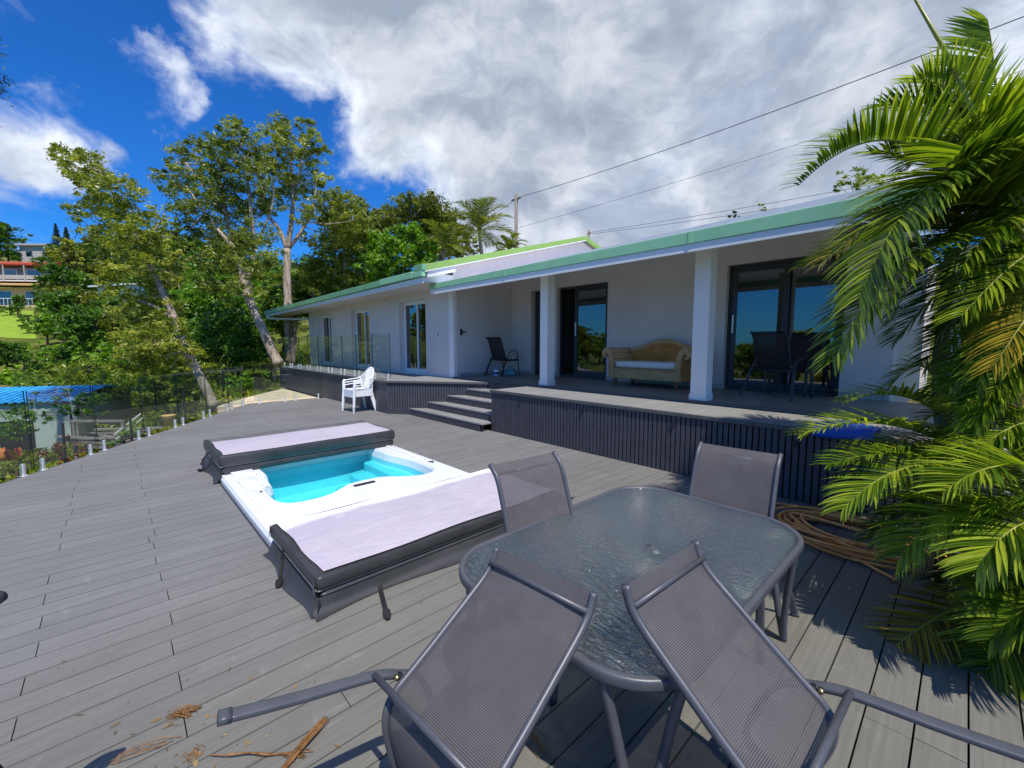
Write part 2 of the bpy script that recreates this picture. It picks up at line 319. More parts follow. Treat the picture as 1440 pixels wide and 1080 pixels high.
# ------------------------------------------------------------------ object helpers
def tag(o, label=None, cat=None, group=None, kind=None):
    if label: o['label'] = label
    if cat: o['category'] = cat
    if group: o['group'] = group
    if kind: o['kind'] = kind
    return o
def empty(name, loc=(0, 0, 0), rz=0.0, label=None, cat=None, group=None):
    o = bpy.data.objects.new(name, None); COL.objects.link(o); o.location = loc; o.rotation_euler = (0, 0, rz)
    o.empty_display_size = 0.2
    return tag(o, label, cat, group)
def children(o): return [c for c in bpy.data.objects if c.parent == o]
CH = {}
def copy_tree(o, parent=None):
    """a copy of a thing with copies of its parts and sub-parts (mesh data shared)"""
    c = o.copy(); COL.objects.link(c); c.parent = parent
    for ch in CH.get(o.name, []): copy_tree(ch, c)
    return c
class MB:
    """collects polygons; build() links them as ONE mesh object"""
    def __init__(s): s.v = []; s.f = []; s.t = []; s.mi = []; s.uv = None
    def add(s, vs, fs, tint=0.5, mi=0):
        o = len(s.v); s.v.extend([tuple(v) for v in vs])
        for f in fs: s.f.append(tuple(i+o for i in f)); s.t.append(tint); s.mi.append(mi)
        return s
    def box(s, x0, x1, y0, y1, z0, z1, tint=0.5, mi=0):
        vs = [(x0, y0, z0), (x1, y0, z0), (x1, y1, z0), (x0, y1, z0), (x0, y0, z1), (x1, y0, z1), (x1, y1, z1), (x0, y1, z1)]
        return s.add(vs, [(3, 2, 1, 0), (4, 5, 6, 7), (0, 1, 5, 4), (1, 2, 6, 5), (2, 3, 7, 6), (3, 0, 4, 7)], tint, mi)
    def prism(s, poly, axis, a, b, tint=0.5, mi=0):
        """extrude a 2-D polygon along axis: 'x' poly=(y,z), 'y' poly=(x,z), 'z' poly=(x,y)"""
        def mk(p, t): return {'x': (t, p[0], p[1]), 'y': (p[0], t, p[1]), 'z': (p[0], p[1], t)}[axis]
        n = len(poly); vs = [mk(p, a) for p in poly]+[mk(p, b) for p in poly]
        fs = [tuple(range(n)), tuple(range(2*n-1, n-1, -1))]+[(i, i+n, (i+1) % n+n, (i+1) % n) for i in range(n)]
        return s.add(vs, fs, tint, mi)
    def tube(s, pts, r, n=8, cap=True, tint=0.5, closed=False, flat=None, mi=0, up=None, sq=1.0):
        pts = [Vector(p) for p in pts]; k = len(pts); rs = r if isinstance(r, (list, tuple)) else [r]*k
        vs = []; prev = None
        for i, p in enumerate(pts):
            if closed: d = (pts[(i+1) % k]-pts[i-1])
            else: d = pts[min(i+1, k-1)]-pts[max(i-1, 0)]
            d = d.normalized() if d.length > 1e-9 else Vector((0, 0, 1))
            if prev is None:
                ref = Vector(up) if up is not None else (Vector((0, 0, 1)) if abs(d.z) < 0.95 else Vector((1, 0, 0)))
                u = d.cross(ref).normalized()
            else: u = (prev-d*prev.dot(d)); u = u.normalized() if u.length > 1e-6 else d.orthogonal().normalized()
            prev = u; w = d.cross(u)
            fu, fw = (1, 1) if flat is None else flat
            for j in range(n):
                a = 2*math.pi*(j+0.5)/n; ca, sa = math.cos(a), math.sin(a); vs.append(p+u*(math.copysign(abs(ca)**sq, ca)*rs[i]*fu)+w*(math.copysign(abs(sa)**sq, sa)*rs[i]*fw))
        fs = []
        for i in range(k if closed else k-1):
            i2 = (i+1) % k
            for j in range(n): fs.append((i*n+j, i*n+(j+1) % n, i2*n+(j+1) % n, i2*n+j))
        if cap and not closed: fs += [tuple(range(n-1, -1, -1)), tuple((k-1)*n+j for j in range(n))]
        return s.add(vs, fs, tint, mi)
    def lathe(s, prof, c=(0, 0, 0), n=20, tint=0.5, mi=0):
        vs = []; k = len(prof)
        for r, z in prof:
            for j in range(n): a = 2*math.pi*j/n; vs.append((c[0]+r*math.cos(a), c[1]+r*math.sin(a), c[2]+z))
        fs = [(i*n+j, i*n+(j+1) % n, (i+1)*n+(j+1) % n, (i+1)*n+j) for i in range(k-1) for j in range(n)]
        fs += [tuple(range(n-1, -1, -1)), tuple((k-1)*n+j for j in range(n))]
        return s.add(vs, fs, tint, mi)
    def build(s, name, mats, parent=None, smooth=False, bevel=0.0, loc=None, uvs=None, auto=None):
        me = bpy.data.meshes.new(name); me.from_pydata(s.v, [], s.f)
        if not isinstance(mats, (list, tuple)): mats = [mats]
        for m in mats: me.materials.append(M[m] if isinstance(m, str) else m)
        at_ = me.attributes.new('tint', 'FLOAT', 'FACE'); at_.data.foreach_set('value', np.array(s.t, dtype=np.float32))
        if len(mats) > 1: me.polygons.foreach_set('material_index', np.array(s.mi, dtype=np.int32))
        if uvs is not None:
            l = me.uv_layers.new(name='UVMap'); li = np.empty(len(me.loops), dtype=np.int32); me.loops.foreach_get('vertex_index', li)
            l.data.foreach_set('uv', np.array(uvs, dtype=np.float32)[li].ravel())
        bm = bmesh.new(); bm.from_mesh(me); bmesh.ops.recalc_face_normals(bm, faces=bm.faces)
        if bevel:
            bmesh.ops.bevel(bm, geom=[e for e in bm.edges if len(e.link_faces) == 2 and e.calc_face_angle(0) > 0.6], offset=bevel, segments=2, affect='EDGES', profile=0.6, clamp_overlap=True)
        bm.to_mesh(me); bm.free()
        if smooth: me.polygons.foreach_set('use_smooth', np.ones(len(me.polygons), dtype=bool))
        if auto:
            try: me.set_sharp_from_angle(angle=auto)
            except Exception: pass
        me.update(); o = bpy.data.objects.new(name, me); COL.objects.link(o)
        if parent is not None: o.parent = parent; CH.setdefault(parent.name, []).append(o)
        if loc is not None: o.location = loc
        return o
def leaf_mesh(name, V, F, T, mats, parent=None, MI=None, smooth=False):
    """fast mesh from arrays: V (n,3), F (m,4), T (m,)"""
    me = bpy.data.meshes.new(name); V = np.asarray(V, dtype=np.float32); F = np.asarray(F, dtype=np.int32); m = len(F)
    me.vertices.add(len(V)); me.vertices.foreach_set('co', V.ravel()); me.loops.add(m*4); me.loops.foreach_set('vertex_index', F.ravel())
    me.polygons.add(m); me.polygons.foreach_set('loop_start', np.arange(0, m*4, 4, dtype=np.int32))
    try: me.polygons.foreach_set('loop_total', np.full(m, 4, dtype=np.int32))
    except Exception: pass
    a = me.attributes.new('tint', 'FLOAT', 'FACE'); a.data.foreach_set('value', np.asarray(T, dtype=np.float32))
    for mm in (mats if isinstance(mats, (list, tuple)) else [mats]): me.materials.append(M[mm])
    if MI is not None: me.polygons.foreach_set('material_index', np.asarray(MI, dtype=np.int32))
    if smooth: me.polygons.foreach_set('use_smooth', np.ones(m, dtype=bool))
    me.update(calc_edges=True); me.validate()
    o = bpy.data.objects.new(name, me); COL.objects.link(o)
    if parent is not None: o.parent = parent; CH.setdefault(parent.name, []).append(o)
    return o
def lerp(a, b, t): return a+(b-a)*t
def bez(p0, p1, p2, t): return p0*((1-t)**2)+p1*(2*t*(1-t))+p2*(t*t)
def catmull(pts, n=6):
    P = [Vector(p) for p in pts]; out = []
    for i in range(len(P)-1):
        a, b, c, d = P[max(i-1, 0)], P[i], P[i+1], P[min(i+2, len(P)-1)]
        for k in range(n):
            t = k/n; out.append(0.5*((2*b)+(c-a)*t+(2*a-5*b+4*c-d)*t*t+(3*b-a-3*c+d)*t**3))
    out.append(P[-1]); return out

# ================================================================== SETTING: terrain
def smooth01(t): t = np.clip(t, 0, 1); return t*t*(3-2*t)
def ground_z(x, y):
    x = np.asarray(x, dtype=float); y = np.asarray(y, dtype=float)
    south = np.maximum(0, 2.6-y); z = -0.32-3.3*(1-np.exp(-south*0.42/3.3))
    z = z+0.10*np.clip(y-3, 0, 20)*smooth01((-x-18)/8.0)
    u = -x; h = 0.205*np.where(u > 44, u-44, 0)+0.205*6*np.exp(-np.abs(u-44)/6.0); h = np.minimum(h, 27+0.02*u)*smooth01((y+75)/45.0)
    z = z+h+0.20*np.maximum(0, y-19)*smooth01((60+x)/60.0)*0.8
    z = z+0.35*np.sin(x*0.21+1.3)*np.cos(y*0.17)*smooth01((np.hypot(x, y)-22)/20.0)*1.6
    far = smooth01((-y-14)/30.0); z = z-1.5*far*smooth01((x+40)/30.0)
    return z
def build_ground():
    xs = np.concatenate([np.linspace(-900, -220, 12), np.linspace(-200, -42, 46), np.linspace(-40, 14, 90), np.linspace(17, 60, 14), np.linspace(90, 900, 10)])
    ys = np.concatenate([np.linspace(-900, -130, 12), np.linspace(-115, -16, 34), np.linspace(-14, 24, 70), np.linspace(27, 90, 26), np.linspace(120, 900, 10)])
    X, Y = np.meshgrid(xs, ys, indexing='ij'); Z = ground_z(X, Y)
    under = (X > -12.0) & (Y > -1.5) & (Y < 16) ; Z = np.where(under, np.minimum(Z, -0.35), Z)
    V = np.stack([X, Y, Z], -1).reshape(-1, 3); nx, ny = len(xs), len(ys)
    i, j = np.meshgrid(np.arange(nx-1), np.arange(ny-1), indexing='ij'); a = (i*ny+j).ravel()
    F = np.stack([a, a+ny, a+ny+1, a+1], -1)
    o = leaf_mesh('ground', V, F, np.full(len(F), 0.5), 'ground', smooth=True); tag(o, 'sloping garden ground of grass and bare earth', kind='structure')
build_ground()

# ------------------------------------------------------------------ deck boards
PX = 0.1555; EX0, EY0 = -6.95, -1.37; ESL = -0.645     # seaward edge of the deck: y = EY0 + ESL*(x-EX0)
def edge_y(x): return max(EY0+ESL*(x-EX0), -5.0)
SPA = (-7.12, -2.60, 0.78, 3.00)
def build_deck():
    mb = MB(); x0 = -12.95; n = int((4.2-x0)/PX); rows = [-4.1, -3.57, -1.98, -1.45, 0.14, 0.67, 1.20, 2.26, 2.79, 3.85, 4.4]
    for i in range(n):
        xa = x0+i*PX+0.0036; xb = xa+PX-0.0072
        ytop = 4.47 if xa < -8.94 else (4.98 if xa > -5.9 else min(4.98, 4.47+(xa+8.94)/1.315+0.35))
        ylo_a, ylo_b = edge_y(xa), edge_y(xb)
        off = (-0.41 if i % 2 == 0 else 0.135)+random.uniform(-0.02, 0.02)+random.choice((0, 0, 0, 0, 0.53))
        cuts = [off+k*2.13+random.choice((0, 0, 0.53)) * (k != 0) for k in range(-3, 4)]
        spans = [(-99, ytop)]
        if xb > SPA[0] and xa < SPA[1]: spans = [(-99, SPA[2]), (SPA[3], ytop)]
        for lo, hi in spans:
            cs = [c for c in cuts if max(lo, ylo_a)+0.3 < c < hi-0.3]
            prev = None; t = random.random()
            for c in cs+[hi]:
                ya = ylo_a if prev is None and lo < -50 else (lo if prev is None else prev)
                yb = ylo_b if prev is None and lo < -50 else ya
                e = c if c == hi else c-0.0022
                dz = random.uniform(-0.0006, 0.0006); b = -0.024
                vs = [(xa, ya, b), (xb, yb, b), (xb, e, b), (xa, e, b), (xa, ya, dz), (xb, yb, dz), (xb, e, dz), (xa, e, dz)]
                mb.add(vs, [(3, 2, 1, 0), (4, 5, 6, 7), (0, 1, 5, 4), (1, 2, 6, 5), (2, 3, 7, 6), (3, 0, 4, 7)], t)
                prev = c+0.0022; t = random.random()
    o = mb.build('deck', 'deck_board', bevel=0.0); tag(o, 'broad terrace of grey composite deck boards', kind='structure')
    ub = MB(); d = 0.12
    def quad(x0, x1, y0, y1): ub.box(x0, x1, y0, y1, -0.12, -0.030)
    ub.prism([(-12.9, 2.4), (-12.9, 4.9), (-8.5, 4.9), (-7.14, 4.9), (-7.14, edge_y(-7.14)+0.04)], 'z', -0.12, -0.030)
    quad(-7.13, -2.59, 3.01, 5.0); ub.prism([(-7.13, edge_y(-7.13)+0.05), (-7.13, 0.77), (-2.59, 0.77), (-2.59, -4.1)], 'z', -0.12, -0.030); quad(-2.58, 4.2, -4.9, 5.0)
    o = ub.build('deck_underframe', 'deck_shadow'); tag(o, 'dark bearers under the deck boards', kind='structure')  # continuous near-black sheet, gives the shade seen through the board gaps
    eb = MB(); xa, xb = -12.95, -2.0                       # dark edge board along the seaward side
    ya, yb = edge_y(xa), edge_y(xb); L = math.hypot(xb-xa, yb-ya); nx, ny = (ya-yb)/L, -(xb-xa)/L
    if ny > 0: nx, ny = -nx, -ny
    q = [(xa+nx*k, ya+ny*k) for k in (0.006, 0.075)]+[(xb+nx*k, yb+ny*k) for k in (0.075, 0.006)]
    eb.prism(q, 'z', -0.16, -0.004); eb.box(-13.02, -12.956, edge_y(-12.95), 4.6, -0.16, -0.004)
    o = eb.build('deck_edge', 'slat_trim', bevel=0.004); tag(o, 'dark edge board along the deck', kind='structure')
    pb = MB()                                              # sandstone path beyond the deck corner
    px_ = [(-13.1, 4.4), (-13.1, 2.6), (-13.6, 1.9), (-15.2, 2.9), (-17.6, 4.7), (-20, 6.6), (-19, 7.8), (-17.2, 6.6), (-15.4, 5.3)]
    pb.prism(px_, 'z', -0.5, -0.06); o = pb.build('path', 'sandstone', bevel=0.04); tag(o, 'pale sandstone path beyond the deck corner', kind='structure')
build_deck()

# ------------------------------------------------------------------ raised platforms and steps
def slats_x(mb, x0, x1, y, z0, z1, pitch=0.0615, w=0.046, d=0.02):
    mb.box(x0, x1, y+0.004, y+0.03, z0, z1, 0.0, 1)
    k = int((x1-x0)/pitch)
    for i in range(k+1):
        a = x0+i*pitch
        if a+w <= x1: mb.box(a, a+w, y-d+random.uniform(-0.001, 0.001), y+0.003, z0, z1-0.002, random.random(), 0)
def angled_x(y): return -8.94+(y-4.47)*1.315
def boards_poly(mb, poly_fn, x0, x1, z, pitch=PX, gap=0.005, th=0.022):
    """boards along Y between two bounding functions of x"""
    i = 0; x = x0
    while x < x1-0.02:
        a, b = x, min(x+pitch-gap, x1); (la, ha), (lb, hb) = poly_fn(a), poly_fn(b)
        if ha-la > 0.02 or hb-lb > 0.02:
            mb.add([(a, la, z-th), (b, lb, z-th), (b, hb, z-th), (a, ha, z-th), (a, la, z), (b, lb, z), (b, hb, z), (a, ha, z)],
                   [(3, 2, 1, 0), (4, 5, 6, 7), (0, 1, 5, 4), (1, 2, 6, 5), (2, 3, 7, 6), (3, 0, 4, 7)], random.random())
        x += pitch; i += 1
def build_platforms():
    p = empty('raised_platform', (0, 0, 0), 0, 'long raised platform with dark vertical slats running below the veranda right of the steps', 'platform')
    m = MB(); slats_x(m, -5.88, 1.6, 4.995, 0.004, 0.72)
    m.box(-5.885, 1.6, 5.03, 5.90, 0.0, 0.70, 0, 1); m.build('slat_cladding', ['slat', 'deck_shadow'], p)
    m = MB(); boards_poly(m, lambda x: (4.995, 5.905), -5.87, 1.6, 0.76); m.build('top_boards', 'platform_board', p)
    m = MB(); m.box(-5.905, 1.6, 4.955, 4.992, 0.715, 0.7585); m.box(-5.905, -5.875, 4.993, 5.905, 0.715, 0.7575); m.build('nosing', 'slat_trim', p, bevel=0.004)
    for x in (-5.154, -3.825, -2.43, -1.13):
        m = MB(); m.box(x-0.022, x+0.022, 4.962, 4.985, 0.555, 0.625); m.build('step_light', 'black_plastic', p, bevel=0.004)
    p = empty('corner_platform', (0, 0, 0), 0, 'dark raised platform with an angled corner left of the steps, under the balustrade', 'platform')
    m = MB(); m.box(-17.5, -8.95, 4.478, 4.51, 0.0, 0.715, 0.2, 0)
    for k in range(57): m.box(-17.5+k*0.15, -17.5+k*0.15+0.143, 4.470, 4.4775, 0.0, 0.714, random.random(), 0)
    dx, dy = 1.315, 1.0; L = math.hypot(dx, dy); ux, uy = dx/L, dy/L; nx, ny = uy, -ux
    tot = (5.90-4.47)*L; k = int(tot/0.0615)
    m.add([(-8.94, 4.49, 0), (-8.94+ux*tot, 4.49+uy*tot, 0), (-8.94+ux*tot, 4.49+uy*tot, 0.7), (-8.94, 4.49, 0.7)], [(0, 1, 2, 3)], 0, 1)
    for i in range(k):
        a = i*0.0615; b = a+0.046
        q = [(-8.94+ux*a, 4.47+uy*a), (-8.94+ux*b, 4.47+uy*b), (-8.94+ux*b-nx*0.018, 4.47+uy*b-ny*0.018), (-8.94+ux*a-nx*0.018, 4.47+uy*a-ny*0.018)]
        m.prism(q, 'z', 0.003, 0.712, random.random(), 0)
    m.build('slat_cladding', ['slat', 'deck_shadow'], p)
    m = MB()
    def lim(x): return (4.475, 5.965) if x < -8.94 else (min(5.96, 4.475+(x+8.94)/1.315), 5.965)
    boards_poly(m, lim, -17.5, -7.0, 0.76); m.build('top_boards', 'platform_board', p)
    m = MB(); m.box(-17.5, -8.93, 4.43, 4.471, 0.715, 0.7585)
    a0 = Vector((-8.935, 4.43)); a1 = Vector((-7.03, 5.88)); nn = Vector((nx, ny))
    m.prism([a0, a1, a1-nn*0.036, a0-nn*0.036], 'z', 0.715, 0.7580); m.build('nosing', 'slat_trim', p, bevel=0.004)
    s = empty('deck_steps', (-6.5, 5.0, 0), 0, 'four grey deck steps rising to the veranda between the two slatted platforms', 'steps')
    ys = [4.79, 5.06, 5.33, 5.60, 5.89]
    for i in range(4):
        z = 0.155*(i+1); y0, y1 = ys[i], ys[i+1]; xl0, xl1 = angled_x(y0)+0.03, angled_x(y1)+0.03; xr = -5.925 if i else -5.91
        m = MB(); mid = lerp(y0, y1, 0.52); xm = angled_x(mid)+0.03
        m.prism([(xl0-6.5+6.5, y0-0.025), (xr, y0-0.025), (xr, mid-0.003), (xm, mid-0.003)], 'z', z-0.03, z, 0.4+0.2*random.random())
        m.prism([(xm, mid+0.003), (xr, mid+0.003), (xr, y1+0.03), (xl1, y1+0.03)], 'z', z-0.03, z-0.0005, 0.4+0.2*random.random())
        o = m.build('tread', 'platform_board', s, bevel=0.003); o.location = (6.5, -5.0, 0)
        m = MB(); slats_x(m, xl0+0.01, xr-0.01, y0, z-0.153 if i == 0 else z-0.155, z-0.031); o = m.build('riser', ['slat', 'deck_shadow'], s); o.location = (6.5, -5.0, 0)
    m = MB(); slats_x(m, -7.06, -5.93, 5.92, 0.622, 0.755); o = m.build('riser', ['slat', 'deck_shadow'], s); o.location = (6.5, -5.0, 0)
build_platforms()

# ------------------------------------------------------------------ the house
def build_house():
    h = empty('house', (-8, 8, 0), 0, 'long low white house with a green edged roof and shaded veranda', 'house')
    off = Vector((8, -8, 0)); Z0 = 0.80
    def part(mb, name, mat, parent=h, **k):
        o = mb.build(name, mat, parent, **k)
        if parent is h: o.location = off
        return o
    # veranda floor slab
    m = MB(); m.box(-8.44, 1.8, 5.985, 7.90, 0.3, Z0-0.004); part(m, 'veranda_floor', 'floor_tile')
    m = MB(); m.box(-8.44, 1.8, 5.925, 5.983, 0.757, Z0); part(m, 'floor_edge_trim', 'slat_trim', bevel=0.004)
    # back wall with openings (x0,x1,z1)
    ops = [(-7.72, -7.10, 2.93), (-6.84, -5.40, 2.93), (-2.95, -1.28, 2.95)]
    m = MB(); y0, y1 = 7.88, 8.10; x = -8.44; top = 3.42
    for a, b, zt in ops: m.box(x, a, y0, y1, Z0-0.3, top); m.box(a, b, y0, y1, zt, top); x = b
    m.box(x, -0.70, y0, y1, Z0-0.3, top); m.box(-0.92, -0.70, 8.102, 16, Z0-0.3, 3.4)
    part(m, 'wall', 'house_wall')
    # recess wall, wing wall with three french windows
    wing = [(-19.5, -18.05, 2.68), (-15.95, -14.42, 2.72), (-12.2, -10.72, 2.76)]
    wing = [(-17.67, -16.30, 2.69), (-14.46, -13.07, 2.72), (-11.12, -9.70, 2.76)]
    m = MB(); y0, y1 = 5.98, 6.22; x = -18.7; top = 3.02
    for a, b, zt in wing: m.box(x, a, y0, y1, 0.2, top); m.box(a, b, y0, y1, zt, top); x = b
    m.box(x, -8.445, y0, y1, 0.2, top); m.box(-18.7, -18.48, 6.222, 14, 0.2, 3.3)
    m.box(-8.67, -8.445, 6.222, 12.4, 0.2, top)
    part(m, 'wall', 'house_wall')
    m = MB(); m.box(-8.62, -8.425, 5.955, 6.06, 0.765, 2.93); part(m, 'corner_pilaster', 'column_paint', bevel=0.006)
    # gable end wall above, in the plane x=-8.445
    def ry(y): return 3.262+0.2715*(y-5.2)
    m = MB(); m.prism([(5.98, 3.0), (5.98, ry(5.98)-0.02), (10.88, ry(10.88)-0.02), (12.4, ry(10.88)-0.02-1.52*0.2715), (12.4, 3.0)], 'x', -8.66, -8.444); part(m, 'gable_wall', 'gable_paint')
    # skirtings
    x = -8.42
    for a, b, zt in ops+[(-0.70, 0, 0)]:
        m = MB(); m.box(x, a, 7.867, 7.8795, Z0, Z0+0.085); part(m, 'skirting', 'skirting', bevel=0.002); x = b
    m = MB(); m.box(-8.444, -8.432, 6.1, 7.86, Z0, Z0+0.085); part(m, 'skirting', 'skirting', bevel=0.002)
    # main roof of the wing (two slopes) as slabs
    def slab(mb, pts, t):      # quad slab, t thickness downwards
        P = [Vector(p) for p in pts]; Q = [p-Vector((0, 0, t)) for p in P]
        mb.add(P+Q, [(0, 1, 2, 3), (7, 6, 5, 4), (0, 4, 5, 1), (1, 5, 6, 2), (2, 6, 7, 3), (3, 7, 4, 0)])
    m = MB(); zr = ry(10.88)
    slab(m, [(-21.7, 5.15, ry(5.15)-0.19), (-8.36, 5.15, ry(5.15)), (-8.36, 10.88, zr), (-21.7, 10.88, zr-0.19)], 0.05)
    slab(m, [(-8.36, 10.885, zr), (-8.36, 16.2, zr-1.45), (-21.7, 16.2, zr-1.64), (-21.7, 10.885, zr-0.19)], 0.05)
    part(m, 'roof', 'old_roof')
    m = MB()                    # lime rake trim along the gable
    for z0, z1, x0, x1 in ((0.008, 0.105, -8.40, -8.30),):
        m.prism([(5.12, ry(5.12)+z0-0.06), (5.12, ry(5.12)+z1), (10.88, zr+z1), (10.88, zr+z0-0.03)], 'x', x0, x1)
        m.prism([(10.882, zr+z0-0.03), (10.882, zr+z1), (13.2, zr+z1-0.63), (13.2, zr+z0-0.66)], 'x', x0, x1)
    part(m, 'rake_trim', 'lime_trim', bevel=0.006)
    m = MB(); m.prism([(5.12, ry(5.12)-0.07), (5.12, ry(5.12)-0.045), (10.88, zr-0.02), (10.88, zr-0.045)], 'x', -8.40, -8.288); part(m, 'rake_edge', 'white_paint')
    m = MB(); m.prism([(5.20, ry(5.2)-0.20), (5.20, ry(5.2)-0.075), (5.97, ry(5.97)-0.075), (5.97, ry(5.97)-0.20)], 'x', -8.43, -8.32); part(m, 'barge_board', 'white_paint', bevel=0.004)
    # wing eave: gutter fascia in two lengths + white board + soffit
    def tiltbox(mb, x0, z0a, z0b, x1, z1a, z1b, y0, y1):
        mb.add([(x0, y0, z0a), (x1, y0, z1a), (x1, y1, z1a), (x0, y1, z0a), (x0, y0, z0b), (x1, y0, z1b), (x1, y1, z1b), (x0, y1, z0b)],
               [(3, 2, 1, 0), (4, 5, 6, 7), (0, 1, 5, 4), (1, 2, 6, 5), (2, 3, 7, 6), (3, 0, 4, 7)])
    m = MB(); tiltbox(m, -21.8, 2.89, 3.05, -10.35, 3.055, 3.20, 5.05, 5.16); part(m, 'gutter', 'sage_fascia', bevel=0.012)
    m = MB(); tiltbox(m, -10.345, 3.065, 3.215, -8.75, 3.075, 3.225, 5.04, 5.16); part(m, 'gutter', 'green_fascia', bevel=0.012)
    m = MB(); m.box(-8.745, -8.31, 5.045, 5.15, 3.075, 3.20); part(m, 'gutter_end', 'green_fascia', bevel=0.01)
    m = MB(); m.box(-8.66, -8.29, 5.05, 5.17, 3.205, 3.345); part(m, 'rake_foot', 'sage_fascia', bevel=0.008)
    m = MB(); m.box(-8.64, -8.43, 5.175, 5.975, 2.99, 3.20); part(m, 'eave_return', 'white_paint')
    m = MB(); tiltbox(m, -21.6, 2.80, 2.90, -8.37, 2.945, 3.064, 5.10, 5.14); part(m, 'eave_board', 'white_paint')
    m = MB(); tiltbox(m, -21.6, 2.83, 2.84, -8.45, 2.985, 2.995, 5.142, 5.978); part(m, 'soffit', 'house_wall')
    m = MB(); m.tube([(-21.55, 5.1, 2.88), (-21.5, 5.12, 2.74), (-21.3, 5.2, 2.70), (-18.75, 5.97, 2.60), (-18.74, 6.02, 2.4), (-18.74, 6.02, 0.2)], 0.045, 10); part(m, 'downpipe', 'white_metal', smooth=True)
    # veranda roof: fascia, soffit, sheet
    m = MB(); tiltbox(m, -8.70, 2.853, 2.973, 1.8, 2.885, 3.06, 5.47, 5.53); part(m, 'fascia', 'green_fascia', bevel=0.008)
    for x in (-6.1, -2.55):
        m = MB(); zz = 2.853+0.032*(x+8.7)/10.5; m.box(x, x+0.05, 5.464, 5.4695, zz+0.004, zz+0.118+0.055*(x+8.7)/10.5); part(m, 'fascia_joint', 'green_fascia')
    m = MB(); tiltbox(m, -8.66, 2.738, 2.850, 1.8, 2.795, 2.882, 5.485, 5.525); part(m, 'fascia_board', 'white_paint')
    m = MB(); slab(m, [(-8.42, 5.535, 2.965), (1.8, 5.535, 3.055), (1.8, 12.6, 4.44), (-8.42, 12.6, 4.35)], 0.03); part(m, 'veranda_roof', 'roof_sheet')
    m = MB(); tiltbox(m, -6.2, 2.988, 2.990, 1.8, 3.062, 3.165, 5.475, 5.50); part(m, 'roof_flashing', 'roof_sheet')
    # columns
    for xa, xb in ((-5.635, -5.445), (-2.68, -2.46)):
        m = MB(); m.box(xa, xb, 6.0, 6.21, Z0-0.02, 3.02); o = part(m, 'column', 'column_paint', bevel=0.006)
        m = MB(); m.box(xa-0.012, xb+0.012, 5.988, 6.222, Z0-0.018, Z0+0.085); m.build('skirting', 'skirting' if xa < -9 else 'column_paint', o, bevel=0.003)
    # dark room behind the openings
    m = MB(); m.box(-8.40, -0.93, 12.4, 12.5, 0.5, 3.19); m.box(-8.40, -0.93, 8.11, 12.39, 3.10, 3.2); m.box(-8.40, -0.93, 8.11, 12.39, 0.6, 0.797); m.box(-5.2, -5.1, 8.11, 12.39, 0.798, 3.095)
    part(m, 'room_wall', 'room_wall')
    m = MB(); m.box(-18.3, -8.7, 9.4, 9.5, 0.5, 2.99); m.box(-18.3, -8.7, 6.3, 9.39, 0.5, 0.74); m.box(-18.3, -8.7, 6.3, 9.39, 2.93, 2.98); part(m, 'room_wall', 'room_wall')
    # black front door in the recess wall + handle, narrow opening door leaf
    m = MB(); m.box(-8.443, -8.436, 6.10, 7.10, Z0+0.005, 2.92); m.box(-8.4355, -8.425, 6.10, 6.135, Z0+0.005, 2.92); o = part(m, 'entry_door', 'house_wall', bevel=0.002)
    m = MB(); m.box(-8.43, -8.405, 6.155, 6.205, 1.80, 1.95); m.box(-8.404, -8.37, 6.165, 6.29, 1.86, 1.885); m.build('handle', 'black_plastic', o, bevel=0.004)
    m = MB(); m.box(-7.70, -7.12, 8.02, 8.06, Z0, 2.91); part(m, 'inner_door', 'dark_frame', bevel=0.004)
    # sliding glass doors: dark frames
    def frame(mb, x0, x1, z0, z1, y, w=0.06, d=0.05):
        mb.box(x0, x0+w, y, y+d, z0, z1); mb.box(x1-w, x1, y, y+d, z0, z1); mb.box(x0+w, x1-w, y+0.001, y+d-0.001, z1-w, z1); mb.box(x0+w, x1-w, y+0.001, y+d-0.001, z0, z0+w)
    def sliding(x0, x1, zt, leaves, label=None):
        m = MB(); frame(m, x0, x1, Z0+0.002, zt, 7.99, 0.045, 0.13); d = part(m, 'sliding_door', 'dark_frame', bevel=0.003); tag(d, label)
        for i, (a, b) in enumerate(leaves):
            m = MB(); frame(m, a, b, Z0+0.05, zt-0.047, 8.005+0.055*(i % 2), 0.085, 0.045); l = m.build('door_leaf', 'dark_frame', d, bevel=0.003)
            m = MB(); yy = 8.022+0.055*(i % 2); m.box(a+0.08, b-0.08, yy, yy+0.008, Z0+0.13, zt-0.125); m.build('pane', 'door_glass', l) if False else m.build('pane', 'door_glass', d)
            if i == 0:
                m = MB(); xx = a+0.042; m.box(xx-0.012, xx+0.012, 7.975, 8.004, 1.78, 2.10); m.build('handle', 'steel', d, bevel=0.004)
    sliding(-6.84, -5.40, 2.93, [(-6.40, -5.45)], 'dark framed sliding door standing part open')
    sliding(-2.95, -1.28, 2.95, [(-2.90, -2.03), (-2.20, -1.33)], 'dark framed sliding door reflecting the sky')
    # french windows of the wing: white frames set back in the wall
    for a, b, zt in wing:
        m = MB(); y = 6.14; z0 = 0.80
        m.box(a, b, 5.99, 6.215, z0-0.055, z0-0.003)
        frame(m, a, b, z0, zt, y, 0.045, 0.06); c = (a+b)/2
        frame(m, a+0.046, c+0.03, z0+0.046, zt-0.046, y+0.004, 0.05, 0.03); frame(m, c-0.03, b-0.046, z0+0.046, zt-0.046, y+0.036, 0.05, 0.02)
        w = part(m, 'french_window', 'white_metal', bevel=0.003)
        m = MB(); m.box(a+0.09, c, y+0.015, y+0.022, z0+0.09, zt-0.09); m.box(c+0.001, b-0.09, y+0.044, y+0.05, z0+0.09, zt-0.09); m.build('pane', 'window_glass', w)
